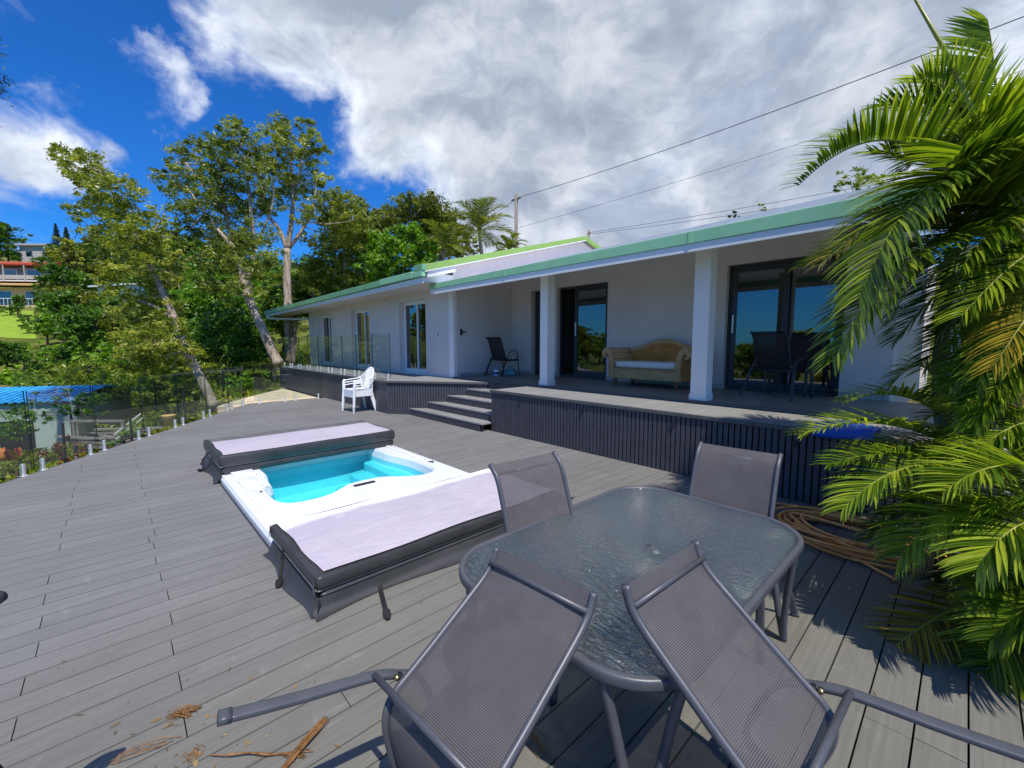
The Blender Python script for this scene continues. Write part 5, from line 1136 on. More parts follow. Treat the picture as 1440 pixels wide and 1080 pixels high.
up_fr += [
    F3((1480, 430, 2.5), (1440, 430, 2.5), (1335, 545, 2.5), pairs=38, L=0.27, W=0.028, droop=0.45, tint=(0.45, 0.4)),
    F3((1490, 470, 2.35), (1440, 470, 2.35), (1370, 600, 2.35), pairs=36, L=0.26, W=0.028, droop=0.5, tint=(0.5, 0.4)),
    F3((1480, 500, 2.6), (1420, 480, 2.6), (1310, 560, 2.65), pairs=36, L=0.26, W=0.028, droop=0.45, tint=(0.3, 0.35)),
    F3((1500, 560, 2.4), (1450, 520, 2.4), (1345, 575, 2.4), pairs=36, L=0.26, W=0.026, droop=0.5, tint=(0.55, 0.4)),
    F3((1470, 400, 3.0), (1420, 390, 3.0), (1330, 470, 3.05), pairs=36, L=0.30, W=0.028, droop=0.5, tint=(0.25, 0.3))]
up_fr += rest(crown, 9, 1.25, 5, pairs=32, L=0.34, W=0.03, tint=(0.35, 0.3))[0:6]
gp = at(1440, 800, 3.05); gp.z = -0.03
UB = Vector((0.52, 4.05, -0.03)); cz = crown.copy()
ap = areca('areca_palm', 'tall areca palm with arching fronds hanging before the veranda roof', UB,
    [([UB, UB+Vector((0.02, -0.05, 1.0)), cz+Vector((0.02, 0, -0.7)), cz+Vector((0, 0, 0.05))], 0.055, 0.04), ([UB+Vector((-0.45, 0.3, 0)), at(1322, 560, 3.35), at(1327, 450, 3.35), at(1338, 350, 3.2)], 0.05, 0.036), ([UB+Vector((0.2, 0.2, 0)), UB+Vector((0.25, 0.2, 1.2)), cz+Vector((0.25, 0.1, -0.3))], 0.05, 0.035)], up_fr, 31)
m = MB(); A_, B_ = at(1333, 78, 2.8)-UB, at(1284, -6, 2.75)-UB; S_ = cz-UB+Vector((0.0, 0.05, 0.2)); m.tube([S_, S_.lerp(A_, 0.6)+Vector((0, 0, 0.05)), A_, B_], [0.012, 0.013, 0.014, 0.007], 10); m.build('spear_leaf', 'palm_rachis', ap, smooth=True)

lb = at(1420, 760, 2.75); LB = Vector((0.22, 3.25, 0.0))
low = [
    F3((1400, 650, 2.9), (1290, 520, 2.9), (1188, 566, 2.85), pairs=36, L=0.24, W=0.026, droop=0.35, tint=(0.75, 0.3)),
    F3((1400, 660, 2.75), (1250, 560, 2.7), (1128, 612, 2.65), pairs=40, L=0.26, W=0.026, droop=0.4, tint=(0.75, 0.3)),
    F3((1410, 690, 2.6), (1270, 610, 2.55), (1165, 655, 2.5), pairs=36, L=0.24, W=0.024, droop=0.45, tint=(0.35, 0.3)),
    F3((1440, 700, 2.45), (1290, 600, 2.4), (1186, 716, 2.35), pairs=42, L=0.30, W=0.030, droop=0.55, tint=(0.62, 0.35)),
    F3((1460, 740, 2.2), (1350, 660, 2.15), (1262, 790, 2.15), pairs=38, L=0.28, W=0.030, droop=0.6, tint=(0.62, 0.35)),
    F3((1420, 720, 2.55), (1310, 680, 2.55), (1225, 760, 2.6), pairs=34, L=0.26, W=0.028, droop=0.5, tint=(0.15, 0.2)),
    F3((1500, 690, 2.0), (1420, 620, 1.95), (1330, 690, 1.95), pairs=36, L=0.28, W=0.028, droop=0.45, tint=(0.6, 0.35)),
    F3((1520, 760, 1.9), (1440, 690, 1.85), (1375, 800, 1.85), pairs=34, L=0.30, W=0.028, droop=0.55, tint=(0.7, 0.35)),
    F3((1500, 800, 2.0), (1460, 730, 2.0), (1400, 860, 2.0), pairs=32, L=0.28, W=0.028, droop=0.6, tint=(0.6, 0.35)),
    F3((1395, 838, 2.35), (1330, 850, 2.3), (1238, 925, 2.25), pairs=26, L=0.27, W=0.026, start=0.05, droop=0.10, vee=0.05, mat='yellow_palm_leaf', tint=(0.50, 0.4)),
    F3((1430, 880, 2.25), (1380, 900, 2.2), (1300, 968, 2.15), pairs=28, L=0.26, W=0.026, start=0.05, droop=0.15, vee=0.05, tint=(0.25, 0.3)),
    F3((1470, 880, 2.1), (1430, 850, 2.05), (1380, 960, 2.05), pairs=30, L=0.26, W=0.026, droop=0.5, tint=(0.4, 0.35)),
    F3((1480, 900, 2.0), (1450, 930, 1.95), (1400, 1010, 2.0), pairs=28, L=0.24, W=0.026, droop=0.3, tint=(0.35, 0.35)),
    F3((1440, 660, 2.8), (1400, 540, 2.9), (1300, 590, 3.0), pairs=34, L=0.26, W=0.026, droop=0.4, tint=(0.3, 0.3)),
    F3((1450, 640, 2.7), (1450, 520, 2.8), (1350, 540, 2.9), pairs=34, L=0.28, W=0.026, droop=0.5, mat='yellow_palm_leaf', tint=(0.35, 0.35)),
    F3((1460, 700, 2.5), (1440, 590, 2.5), (1330, 640, 2.5), pairs=36, L=0.28, W=0.028, droop=0.5, tint=(0.3, 0.3)),
    F3((1440, 720, 2.6), (1370, 700, 2.6), (1270, 820, 2.7), pairs=32, L=0.24, W=0.024, droop=0.6, mat='yellow_palm_leaf', tint=(0.15, 0.25)),
    F3((1450, 760, 2.5), (1400, 760, 2.5), (1320, 830, 2.55), pairs=30, L=0.24, W=0.026, droop=0.6, tint=(0.1, 0.15)),
    F3((1420, 700, 2.8), (1350, 620, 2.9), (1240, 700, 3.0), pairs=34, L=0.26, W=0.026, droop=0.5, tint=(0.1, 0.15)),
    F3((1430, 650, 3.0), (1370, 590, 3.1), (1250, 640, 3.2), pairs=34, L=0.26, W=0.026, droop=0.5, tint=(0.12, 0.15)),
]
low += [
    F3((1500, 620, 2.3), (1450, 560, 2.3), (1370, 640, 2.3), pairs=36, L=0.28, W=0.026, droop=0.5, tint=(0.6, 0.35)),
    F3((1480, 600, 2.6), (1430, 560, 2.7), (1330, 610, 2.8), pairs=34, L=0.26, W=0.024, droop=0.5, tint=(0.45, 0.35)),
    F3((1520, 880, 1.8), (1480, 800, 1.8), (1395, 900, 1.85), pairs=32, L=0.26, W=0.026, droop=0.5, tint=(0.45, 0.35)),
    F3((1440, 760, 2.4), (1400, 720, 2.35), (1330, 760, 2.3), pairs=34, L=0.26, W=0.028, droop=0.5, tint=(0.5, 0.35)),
    F3((1430, 690, 2.7), (1330, 600, 2.65), (1215, 640, 2.6), pairs=38, L=0.25, W=0.026, droop=0.45, tint=(0.55, 0.35)),
    F3((1440, 700, 2.6), (1380, 610, 2.6), (1290, 700, 2.55), pairs=36, L=0.26, W=0.026, droop=0.5, tint=(0.5, 0.35))]
low += rest(LB+Vector((0.55, 0.05, 0.75)), 7, 0.9, 9, (0.2, 1.1), pairs=30, L=0.28, W=0.026, tint=(0.35, 0.3))
al = areca('areca_palm', 'low bushy areca palm spilling over the deck boards beside the orange hose', LB,
    [([LB+Vector((a, b, 0)), LB+Vector((a*0.8, b*0.8, 0.4)), at(x, y, d)], 0.035, 0.022) for a, b, x, y, d in ((0, 0.1, 1412, 690, 2.7), (0.15, 0, 1440, 720, 2.5), (0.1, 0.2, 1440, 660, 2.8), (0.2, -0.2, 1480, 800, 2.1))], low, 41)
m = MB(); rg = random.Random(8)                       # dead fibre skirt under the low crown
for k in range(110):
    p = at(rg.gauss(1390, 14), rg.uniform(812, 845), 2.4+rg.uniform(-0.12, 0.12))-LB; q = p+Vector((rg.gauss(0, 0.05), rg.gauss(0, 0.05), -rg.uniform(0.1, 0.38))); m.tube(catmull([p, p.lerp(q, 0.5)+Vector((rg.gauss(0, .03), rg.gauss(0, .03), 0.02)), q], 4), [0.003*rg.uniform(0.5, 1.6)]*9, 5)
m.build('dead_fibre', 'dead_fibre', al, smooth=True)

# ---- coconut palms, mango, olive-green canopy behind the roof
def coconut(name, label, base, top, n, L, seed, lean=0.0, mat='coconut_leaf', group=None):
    base, top = Vector(base), Vector(top); t = empty(name, base, 0, label, 'palm', group); o3 = -base; m = MB()
    P = catmull([base+o3, base.lerp(top, 0.5)+o3+Vector((0.15, 0.1, 0)), top+o3], 8); m.tube(P, [lerp(0.16, 0.10, i/16) for i in range(17)], 10); m.build('trunk', 'paperbark', t, smooth=True)
    rg = random.Random(seed)
    for k in range(n):
        a = 2.399*k+rg.uniform(-0.2, 0.2); el = lerp(1.35, -0.25, (k+0.5)/n)+rg.uniform(-0.12, 0.12); l = L*rg.uniform(0.85, 1.1); h = Vector((math.cos(a), math.sin(a), 0))
        p0 = top+o3; p1 = p0+h*l*0.55*math.cos(el)+Vector((0, 0, l*0.62*math.sin(el)+0.15)); p2 = p0+h*l*(0.55+0.40*math.cos(el))+Vector((0, 0, l*0.75*math.sin(el)-l*0.28*math.cos(el)))
        A = newA(); frond(A, p0, p1, p2, 30, L*0.30, 0.055, seed*50+k, start=0.12, droop=0.55, vee=0.25, rr=0.03, tint=(0.5, 0.4), seg=3); put(A, 'frond', [mat, 'palm_rachis'], t)
    return t
def gz(p): return float(ground_z(p.x, p.y))
def down(p): q = Vector(p); q.z = gz(q); return q
tp = at(674, 325, 25); coconut('coconut_palm', 'coconut palm with upright fronds standing just left of the power pole', down(tp+Vector((0.2, 0.3, 0))), tp, 20, 2.4, 3)
tp = at(622, 352, 22); coconut('coconut_palm', 'lower yellow green coconut palm behind the roof, left of the taller coconut palm', down(tp), tp, 18, 1.9, 4)
tp = at(716, 352, 30); coconut('coconut_palm', 'small distant coconut palm crown at the foot of the power pole', down(tp), tp, 14, 1.5, 6)
tp = at(440, 405, 24); coconut('coconut_palm', 'young palm with yellowed fronds between the paperbark trunks and the roof', down(tp), tp, 16, 2.3, 7)
tp = at(408, 415, 27); coconut('coconut_palm', 'pale fronded palm deep in shade left of the house gutter', down(tp), tp, 14, 2.2, 8)

def simple_tree(name, label, base, hgt, blobs, leaf, sub, per, ll, lw, seed, droop=0.1, bark='dark_bark', r0=0.16, group=None):
    base = Vector(base); top = Vector((sum(b[0][0] for b in blobs)/len(blobs), sum(b[0][1] for b in blobs)/len(blobs), sum(b[0][2] for b in blobs)/len(blobs)))
    return grow_tree(name, label, 'tree', [base, base.lerp(top, 0.4)+Vector((0.1, 0.1, 0)), base.lerp(top, 0.9)], r0, r0*0.4, [], blobs, leaf, bark, sub, per, ll, lw, droop, seed, group)
b = pxblobs([(555, 335, 22), (580, 330, 20), (530, 345, 20), (600, 345, 16), (545, 360, 22), (575, 358, 24), (520, 370, 18), (600, 368, 16), (560, 380, 20), (535, 390, 20)], 21, 1.2, 11); simple_tree('mango_tree', 'bright green mango tree with dense round foliage above the left wing roof', down(at(560, 480, 21)), 5, b, 'bright_leaf', 62, 34, 0.24, 0.085, 51, 0.5)
b = pxblobs([(590, 300, 26), (560, 300, 22), (620, 300, 22), (605, 285, 18), (575, 285, 16), (545, 315, 20), (640, 315, 18), (625, 330, 18), (650, 330, 14), (600, 320, 26), (530, 320, 18), (500, 330, 18), (480, 335, 16), (575, 340, 24), (615, 350, 22), (645, 352, 16), (665, 345, 12)], 30, 2, 12); simple_tree('olive_tree', 'olive green tree with a broad fine leaved crown on the skyline behind the mango', down(at(590, 460, 30)), 6, b, 'olive_leaf', 60, 34, 0.22, 0.08, 52)
b = pxblobs([(520, 315, 18), (508, 330, 18), (535, 300, 12), (515, 350, 18)], 32, 1, 13); simple_tree('olive_tree', 'small olive tree at the skyline between the paperbarks and the broad crown', down(at(515, 460, 32)), 6, b, 'olive_leaf', 60, 34, 0.22, 0.08, 53)
b = pxblobs([(440, 400, 28), (470, 400, 30), (500, 395, 26), (420, 380, 24), (455, 370, 26), (420, 430, 28), (390, 440, 24), (395, 405, 22), (445, 430, 24), (480, 425, 22), (530, 405, 22)], 26, 1.5, 14); simple_tree('broadleaf_tree', 'dark leafy tree filling the gap under the paperbarks beside the house', down(at(450, 480, 26)), 5, b, 'broad_leaf', 46, 32, 0.24, 0.09, 54, 0.2)
b = pxblobs([(300, 470, 26), (325, 455, 28), (350, 470, 26), (290, 495, 24), (320, 490, 28), (350, 495, 26), (275, 470, 22), (300, 445, 22), (335, 510, 20), (370, 480, 18)], 20, 1.0, 15); simple_tree('broadleaf_tree', 'glossy dark green tree between the two leaning paperbark trunks', down(at(320, 520, 20)), 3, b, 'broad_leaf', 60, 32, 0.24, 0.085, 55, 0.6)
b = pxblobs([(262, 430, 26), (285, 418, 26), (300, 420, 24), (255, 455, 24), (310, 400, 22), (280, 395, 20), (335, 425, 22), (240, 440, 20), (345, 445, 18)], 24, 1.5, 16); simple_tree('broadleaf_tree', 'yellow green bushy tree behind the leaning paperbark trunks', down(at(280, 500, 24)), 3, b, 'bright_leaf', 50, 32, 0.26, 0.09, 56, 0.3)
# feathery light green shrubs and red-leaved bushes below the fence
for k, (lst, d, lab, leaf, sd) in enumerate([
    ([(60, 535, 26), (95, 525, 28), (130, 530, 28), (165, 535, 26), (80, 555, 22), (120, 550, 24), (45, 548, 18), (150, 552, 20)], 15, 'feathery yellow green shrub spreading above the blue roofed shed', 'fern_leaf', 61),
    ([(185, 520, 26), (215, 525, 28), (245, 520, 24), (205, 545, 24), (235, 548, 22), (170, 540, 18), (262, 540, 18)], 15.5, 'light green shrub under the first leaning paperbark', 'fern_leaf', 62),
    ([(240, 492, 22), (262, 500, 22), (225, 500, 20), (250, 515, 20)], 16.5, 'small bright shrub beside the bent paperbark trunk', 'fern_leaf', 63),
    ([(18, 590, 20), (35, 585, 16), (8, 610, 18), (30, 605, 14)], 10.5, 'leafy green branch hanging in front of the lattice wall', 'broad_leaf', 64),
    ([(110, 562, 13), (92, 572, 13), (128, 566, 13), (140, 580, 12), (75, 562, 9), (60, 585, 12), (115, 580, 12), (150, 560, 12), (48, 560, 11), (100, 552, 10), (25, 575, 10), (138, 556, 12)], 11, 'dark green bush against the blue roof of the shed', 'broad_leaf', 65),
    ([(70, 630, 13), (85, 640, 13), (100, 625, 14), (118, 630, 12), (60, 645, 10), (112, 645, 12), (92, 650, 10)], 9.0, 'reddish brown leaved croton bush behind the glass fence', 'red_leaf', 66),
    ([(15, 650, 14), (30, 655, 12), (5, 665, 14), (42, 648, 9)], 8.0, 'low green and grey bush at the left end of the glass fence', 'olive_leaf', 67),
    ([(165, 612, 10), (180, 606, 11), (155, 620, 9), (195, 600, 9)], 9.8, 'low bright green plants below the middle of the glass fence', 'bright_leaf', 68),
    ([(250, 560, 14), (228, 575, 14), (270, 555, 12), (245, 580, 10), (215, 588, 10)], 12.5, 'long leaved green plants at the foot of the bent paperbark', 'fern_leaf', 69),
    ([(330, 540, 14), (350, 532, 14), (310, 548, 12), (368, 528, 10), (340, 552, 9)], 15, 'low green shrub by the sandstone path', 'bright_leaf', 70),
    ([(285, 545, 20), (265, 530, 20), (310, 530, 20), (330, 525, 18), (300, 515, 18), (345, 515, 16)], 17, 'yellow green bushes on the bank between the two leaning trunks', 'fern_leaf', 72),
    ([(360, 506, 16), (382, 502, 16), (400, 505, 14), (420, 503, 14), (440, 505, 12)], 20, 'yellow green hedge seen through the balustrade beyond the house end', 'fern_leaf', 71)]):
    bl = pxblobs(lst, d, 0.5, sd); c = sum((p for p, r in bl), Vector())/len(bl)
    small = d < 11.5; grow_tree('shrub', lab, 'shrub', [down(c), down(c).lerp(c, 0.5), c], 0.04, 0.02, [], bl, leaf, 'dark_bark', 150 if small else 70, 26, 0.10 if small else 0.15, 0.032 if small else 0.045, 0.2, sd)

# ---- hillside wood: four crown kinds, each tree a copy of its own
GW = 'trees massed on the far hillside'
def proto(name, label, leaf, seed, shape, sub=7.5, per=26, ll=0.42, lw=0.17, droop=0.2):
    rg = random.Random(seed); bl = []
    if shape == 'round':
        for k in range(15): a = rg.uniform(0, 6.28); r = rg.uniform(0, 1.7); bl.append((Vector((r*math.cos(a), r*math.sin(a), 3.4+rg.uniform(-0.9, 1.5)-0.25*r)), rg.uniform(0.8, 1.25)))
    elif shape == 'tall':
        for k in range(17): a = rg.uniform(0, 6.28); z = rg.uniform(2.2, 7.0); r = rg.uniform(0.2, 1.5)*(1-abs(z-4.5)/5); bl.append((Vector((r*math.cos(a), r*math.sin(a), z)), rg.uniform(0.65, 1.05)))
    else:
        for k in range(16): a = rg.uniform(0, 6.28); r = rg.uniform(0.2, 2.6); bl.append((Vector((r*math.cos(a), r*math.sin(a), 2.1+rg.uniform(-0.6, 0.8)-0.12*r)), rg.uniform(0.7, 1.1)))
    bl = [((c.x, c.y, c.z), (r, r, r*0.8)) for c, r in bl]
    return grow_tree(name, label, 'tree', [(0, 0, -0.6), (0.1, 0.1, 1.2), (0.05, 0, 3.2)], 0.2, 0.1, [], bl, leaf, 'dark_bark', sub, per, ll, lw, droop, seed, GW)
PR = [proto('hillside_tree', 'rounded mid green tree among the trees massed on the far hillside', 'broad_leaf', 81, 'round'),
      proto('hillside_tree', 'olive green tree among the trees massed on the far hillside', 'olive_leaf', 82, 'round'),
      proto('hillside_tree', 'tall grey green tree among the trees massed on the far hillside', 'paperbark_leaf', 83, 'tall'),
      proto('hillside_tree', 'low bright green spreading tree among the trees massed on the far hillside', 'bright_leaf', 84, 'wide'),
      proto('hillside_tree', 'low dark spreading tree among the trees massed on the far hillside', 'broad_leaf', 85, 'wide')]
def build_hill_trees():
    rg = random.Random(17); spots = []
    for row, (d, n, x0, x1, s) in enumerate([(24, 5, 150, 330, 0.55), (31, 9, 90, 420, 0.7), (40, 12, 78, 640, 0.85), (50, 14, 82, 460, 1.0), (62, 15, 84, 420, 1.1), (76, 17, 86, 400, 1.2), (92, 17, 104, 360, 1.3), (108, 15, 110, 330, 1.4)]):
        for k in range(n):
            px = lerp(x0, x1, (k+rg.uniform(0.1, 0.9))/n); dd = d*rg.uniform(0.9, 1.1); p = at(px, 484, dd); spots.append((p.x, p.y, s*rg.uniform(0.75, 1.25), None))
    for (px, d, s, kd) in [(-10, 96, 1.7, 0), (12, 100, 1.9, 0), (26, 99, 1.5, 4), (38, 84, 0.75, 4), (52, 84, 0.8, 3), (70, 86, 0.9, 0), (8, 84, 0.5, 3), (20, 54, 0.42, 4), (30, 53, 0.5, 0), (72, 60, 0.75, 0), (78, 55, 0.85, 4), (56, 47, 0.5, 4), (80, 44, 0.75, 0), (66, 40, 0.5, 0), (92, 40, 0.8, 3), (30, 33, 0.5, 0), (8, 30, 0.55, 0), (-10, 28, 0.5, 3), (20, 27, 0.42, 3), (55, 30, 0.5, 4), (90, 30, 0.55, 0), (115, 34, 0.75, 3), (140, 38, 0.8, 0)]:
        p = at(px, 484, d); spots.append((p.x, p.y, s, kd))
    for k in range(26):                                    # the ridge behind the house and the low wood seaward, which the panes mirror
        a = rg.uniform(-1.0, 1.0); p = Vector((-10+62*math.sin(a)*0.9, 30+30*math.cos(a)*rg.uniform(0.8, 1.2), 0)); spots.append((p.x*0.9, p.y, rg.uniform(0.7, 1.0), None))
    for k in range(48): spots.append((rg.uniform(-50, 36), rg.uniform(-46, -22), rg.uniform(0.6, 1.15), None))
    for k in range(46): spots.append((rg.uniform(-120, -48), rg.uniform(-85, -28), rg.uniform(1.0, 1.6), None))
    first = {}
    for (x, y, s, kd) in spots:
        if -19.5 < x < 3 and 4 < y < 19: continue
        kd = rg.choice((0, 0, 1, 1, 2, 3, 4)) if kd is None else kd; o = PR[kd] if kd not in first else copy_tree(PR[kd]); first[kd] = 1
        o.location = (x, y, float(ground_z(x, y))-0.15); o.rotation_euler = (0, 0, rg.uniform(0, 6.28)); o.scale = (s*rg.uniform(0.9, 1.15), s*rg.uniform(0.9, 1.15), s*rg.uniform(0.85, 1.1))
build_hill_trees()
def build_scrub():
    """low undergrowth nobody could count, over the slopes beyond the deck"""
    rg = np.random.default_rng(4); bl = []
    for k in range(900):
        d = 9+95*rg.random()**1.5; px = rg.uniform(-150, 560); p = at(px, 484, d)
        if -19.5 < p.x < 4 and 3 < p.y < 20: continue
        if p.x > -13.5 and p.y > -2.5: continue
        if 0 < d-44 < 26 and px < 55: continue
        r = (0.22+0.011*d)*rg.uniform(0.6, 1.3); bl.append((Vector((p.x, p.y, float(ground_z(p.x, p.y))+r*0.3)), (r*1.5, r*1.5, r*0.8)))
    V, F, T = blob_leaves(bl, 16, 14, 0.20, 0.07, -0.2, 9, 0.25); o = leaf_mesh('undergrowth', V, F, T, 'olive_leaf'); tag(o, 'low green and yellowish undergrowth over the garden slopes', 'undergrowth', kind='stuff')
    n = 26000; d = 8.5+20*rg.random(n)**1.3; px = rg.uniform(-200, 430, n); V = []; F = []
    base = np.array([tuple(at(a, 484, b)) for a, b in zip(px, d)]); ok = ~((base[:, 0] > -13.2) & (base[:, 1] > -1.8)) & ~((base[:, 0] > -19.4) & (base[:, 1] > 4.2)); base = base[ok]; n = len(base)
    base[:, 2] = ground_z(base[:, 0], base[:, 1])-0.02; h = rg.uniform(0.08, 0.26, n)[:, None]; a = rg.uniform(0, 6.28, n); s = np.stack([np.cos(a), np.sin(a), np.zeros(n)], 1); ln = rg.normal(size=(n, 3))*np.array([0.07, 0.07, 0]); w = 0.014
    q = np.stack([base-s*w, base+s*w, base+s*w*0.4+ln+h*np.array([0, 0, 1]), base-s*w*0.4+ln+h*np.array([0, 0, 1])], 1).reshape(-1, 3)
    o = leaf_mesh('grass', q, np.arange(n*4).reshape(-1, 4), rg.random(n), 'fern_leaf'); tag(o, 'rough grass on the bank beyond the glass fence', 'grass', kind='stuff')
build_scrub()
def norfolk(label, px, d, ztop, seed):
    p = at(px, 316, d); b = down(p); H = ztop-b.z; t = empty('norfolk_pine', b, 0, label, 'tree'); m = MB(); m.tube([(0, 0, 0), (0, 0, H*0.6), (0, 0, H)], [0.3, 0.16, 0.03], 8); m.build('trunk', 'dark_bark', t, smooth=True)
    rg = random.Random(seed); bl = []
    for k in range(20):
        f = k/19.; z = lerp(H*0.30, H*0.98, f); R = lerp(1.9, 0.12, f**0.85); n = 7
        for j in range(n):
            a = 2*math.pi*(j+0.5*(k % 2))/n; bl += [((R*q*math.cos(a), R*q*math.sin(a), z-0.12*q*R), (0.34*R*0.5+0.08, 0.34*R*0.5+0.08, 0.16)) for q in (0.5, 0.92)]
    V, F, T = blob_leaves(bl, 26, 12, 0.26, 0.10, -0.2, seed); leaf_mesh('crown', V, F, T, 'pine_leaf', t)
norfolk('taller norfolk pine standing on the skyline, left of the pair', 78, 96, at(78, 314, 96).z, 91); norfolk('shorter norfolk pine standing on the skyline, right of the pair', 92, 98, at(92, 319, 98).z, 92)
# a pine branch at the top left corner, two small tree tops above the veranda roof
b_ = [(at(-62, 70, 9), 0.7), (at(-75, 40, 9), 0.7), (at(-22, 66, 9), 0.30), (at(-80, 110, 9), 0.8), (at(-100, 60, 9.2), 0.9), (at(-115, 130, 9.2), 0.8)]
pb_ = down(at(-90, 560, 9.5)); grow_tree('pine_tree', 'pine branch tip poking in at the top left corner', 'tree', [pb_, pb_.lerp(at(-80, 130, 9.3), 0.6), at(-70, 90, 9.2)], 0.16, 0.05, [], b_, 'pine_leaf', 'dark_bark', 130, 24, 0.16, 0.022, 0.2, 93)
b = pxblobs([(1030, 297, 5), (1036, 303, 4), (1025, 304, 4)], 24, .3, 94); simple_tree('small_tree', 'dark tree tip just showing over the white edge of the veranda roof', down(at(1030, 440, 24)), 3, b, 'pine_leaf', 80, 24, 0.16, 0.06, 94, r0=0.06)
b = pxblobs([(1068, 291, 5), (1074, 294, 4)], 24, .3, 95); simple_tree('small_tree', 'bright green tree tip just showing over the veranda roof', down(at(1070, 440, 24)), 3, b, 'fern_leaf', 80, 24, 0.16, 0.06, 95, r0=0.06)
b = pxblobs([(1195, 250, 16), (1215, 245, 14), (1180, 262, 12), (1235, 255, 16), (1210, 265, 14)], 16, .6, 96); simple_tree('broadleaf_tree', 'yellow green tree top rising behind the veranda roof near the palm', down(at(1205, 440, 16)), 3, b, 'fern_leaf', 60, 28, 0.14, 0.045, 96, r0=0.1)
b = pxblobs([(1412, 520, 26), (1440, 470, 30), (1425, 560, 30), (1460, 540, 34), (1395, 555, 22), (1470, 430, 34), (1440, 390, 30), (1415, 430, 14), (1480, 480, 36), (1405, 345, 22), (1440, 340, 26), (1380, 600, 24), (1420, 610, 30)], 6.0, 0.5, 97); simple_tree('shrub', 'leafy hedge of mixed green and brown leaves behind the palms at the right edge', (1.5, 8.9, 0.0), 2, b, 'olive_leaf', 120, 28, 0.10, 0.045, 97, r0=0.05)

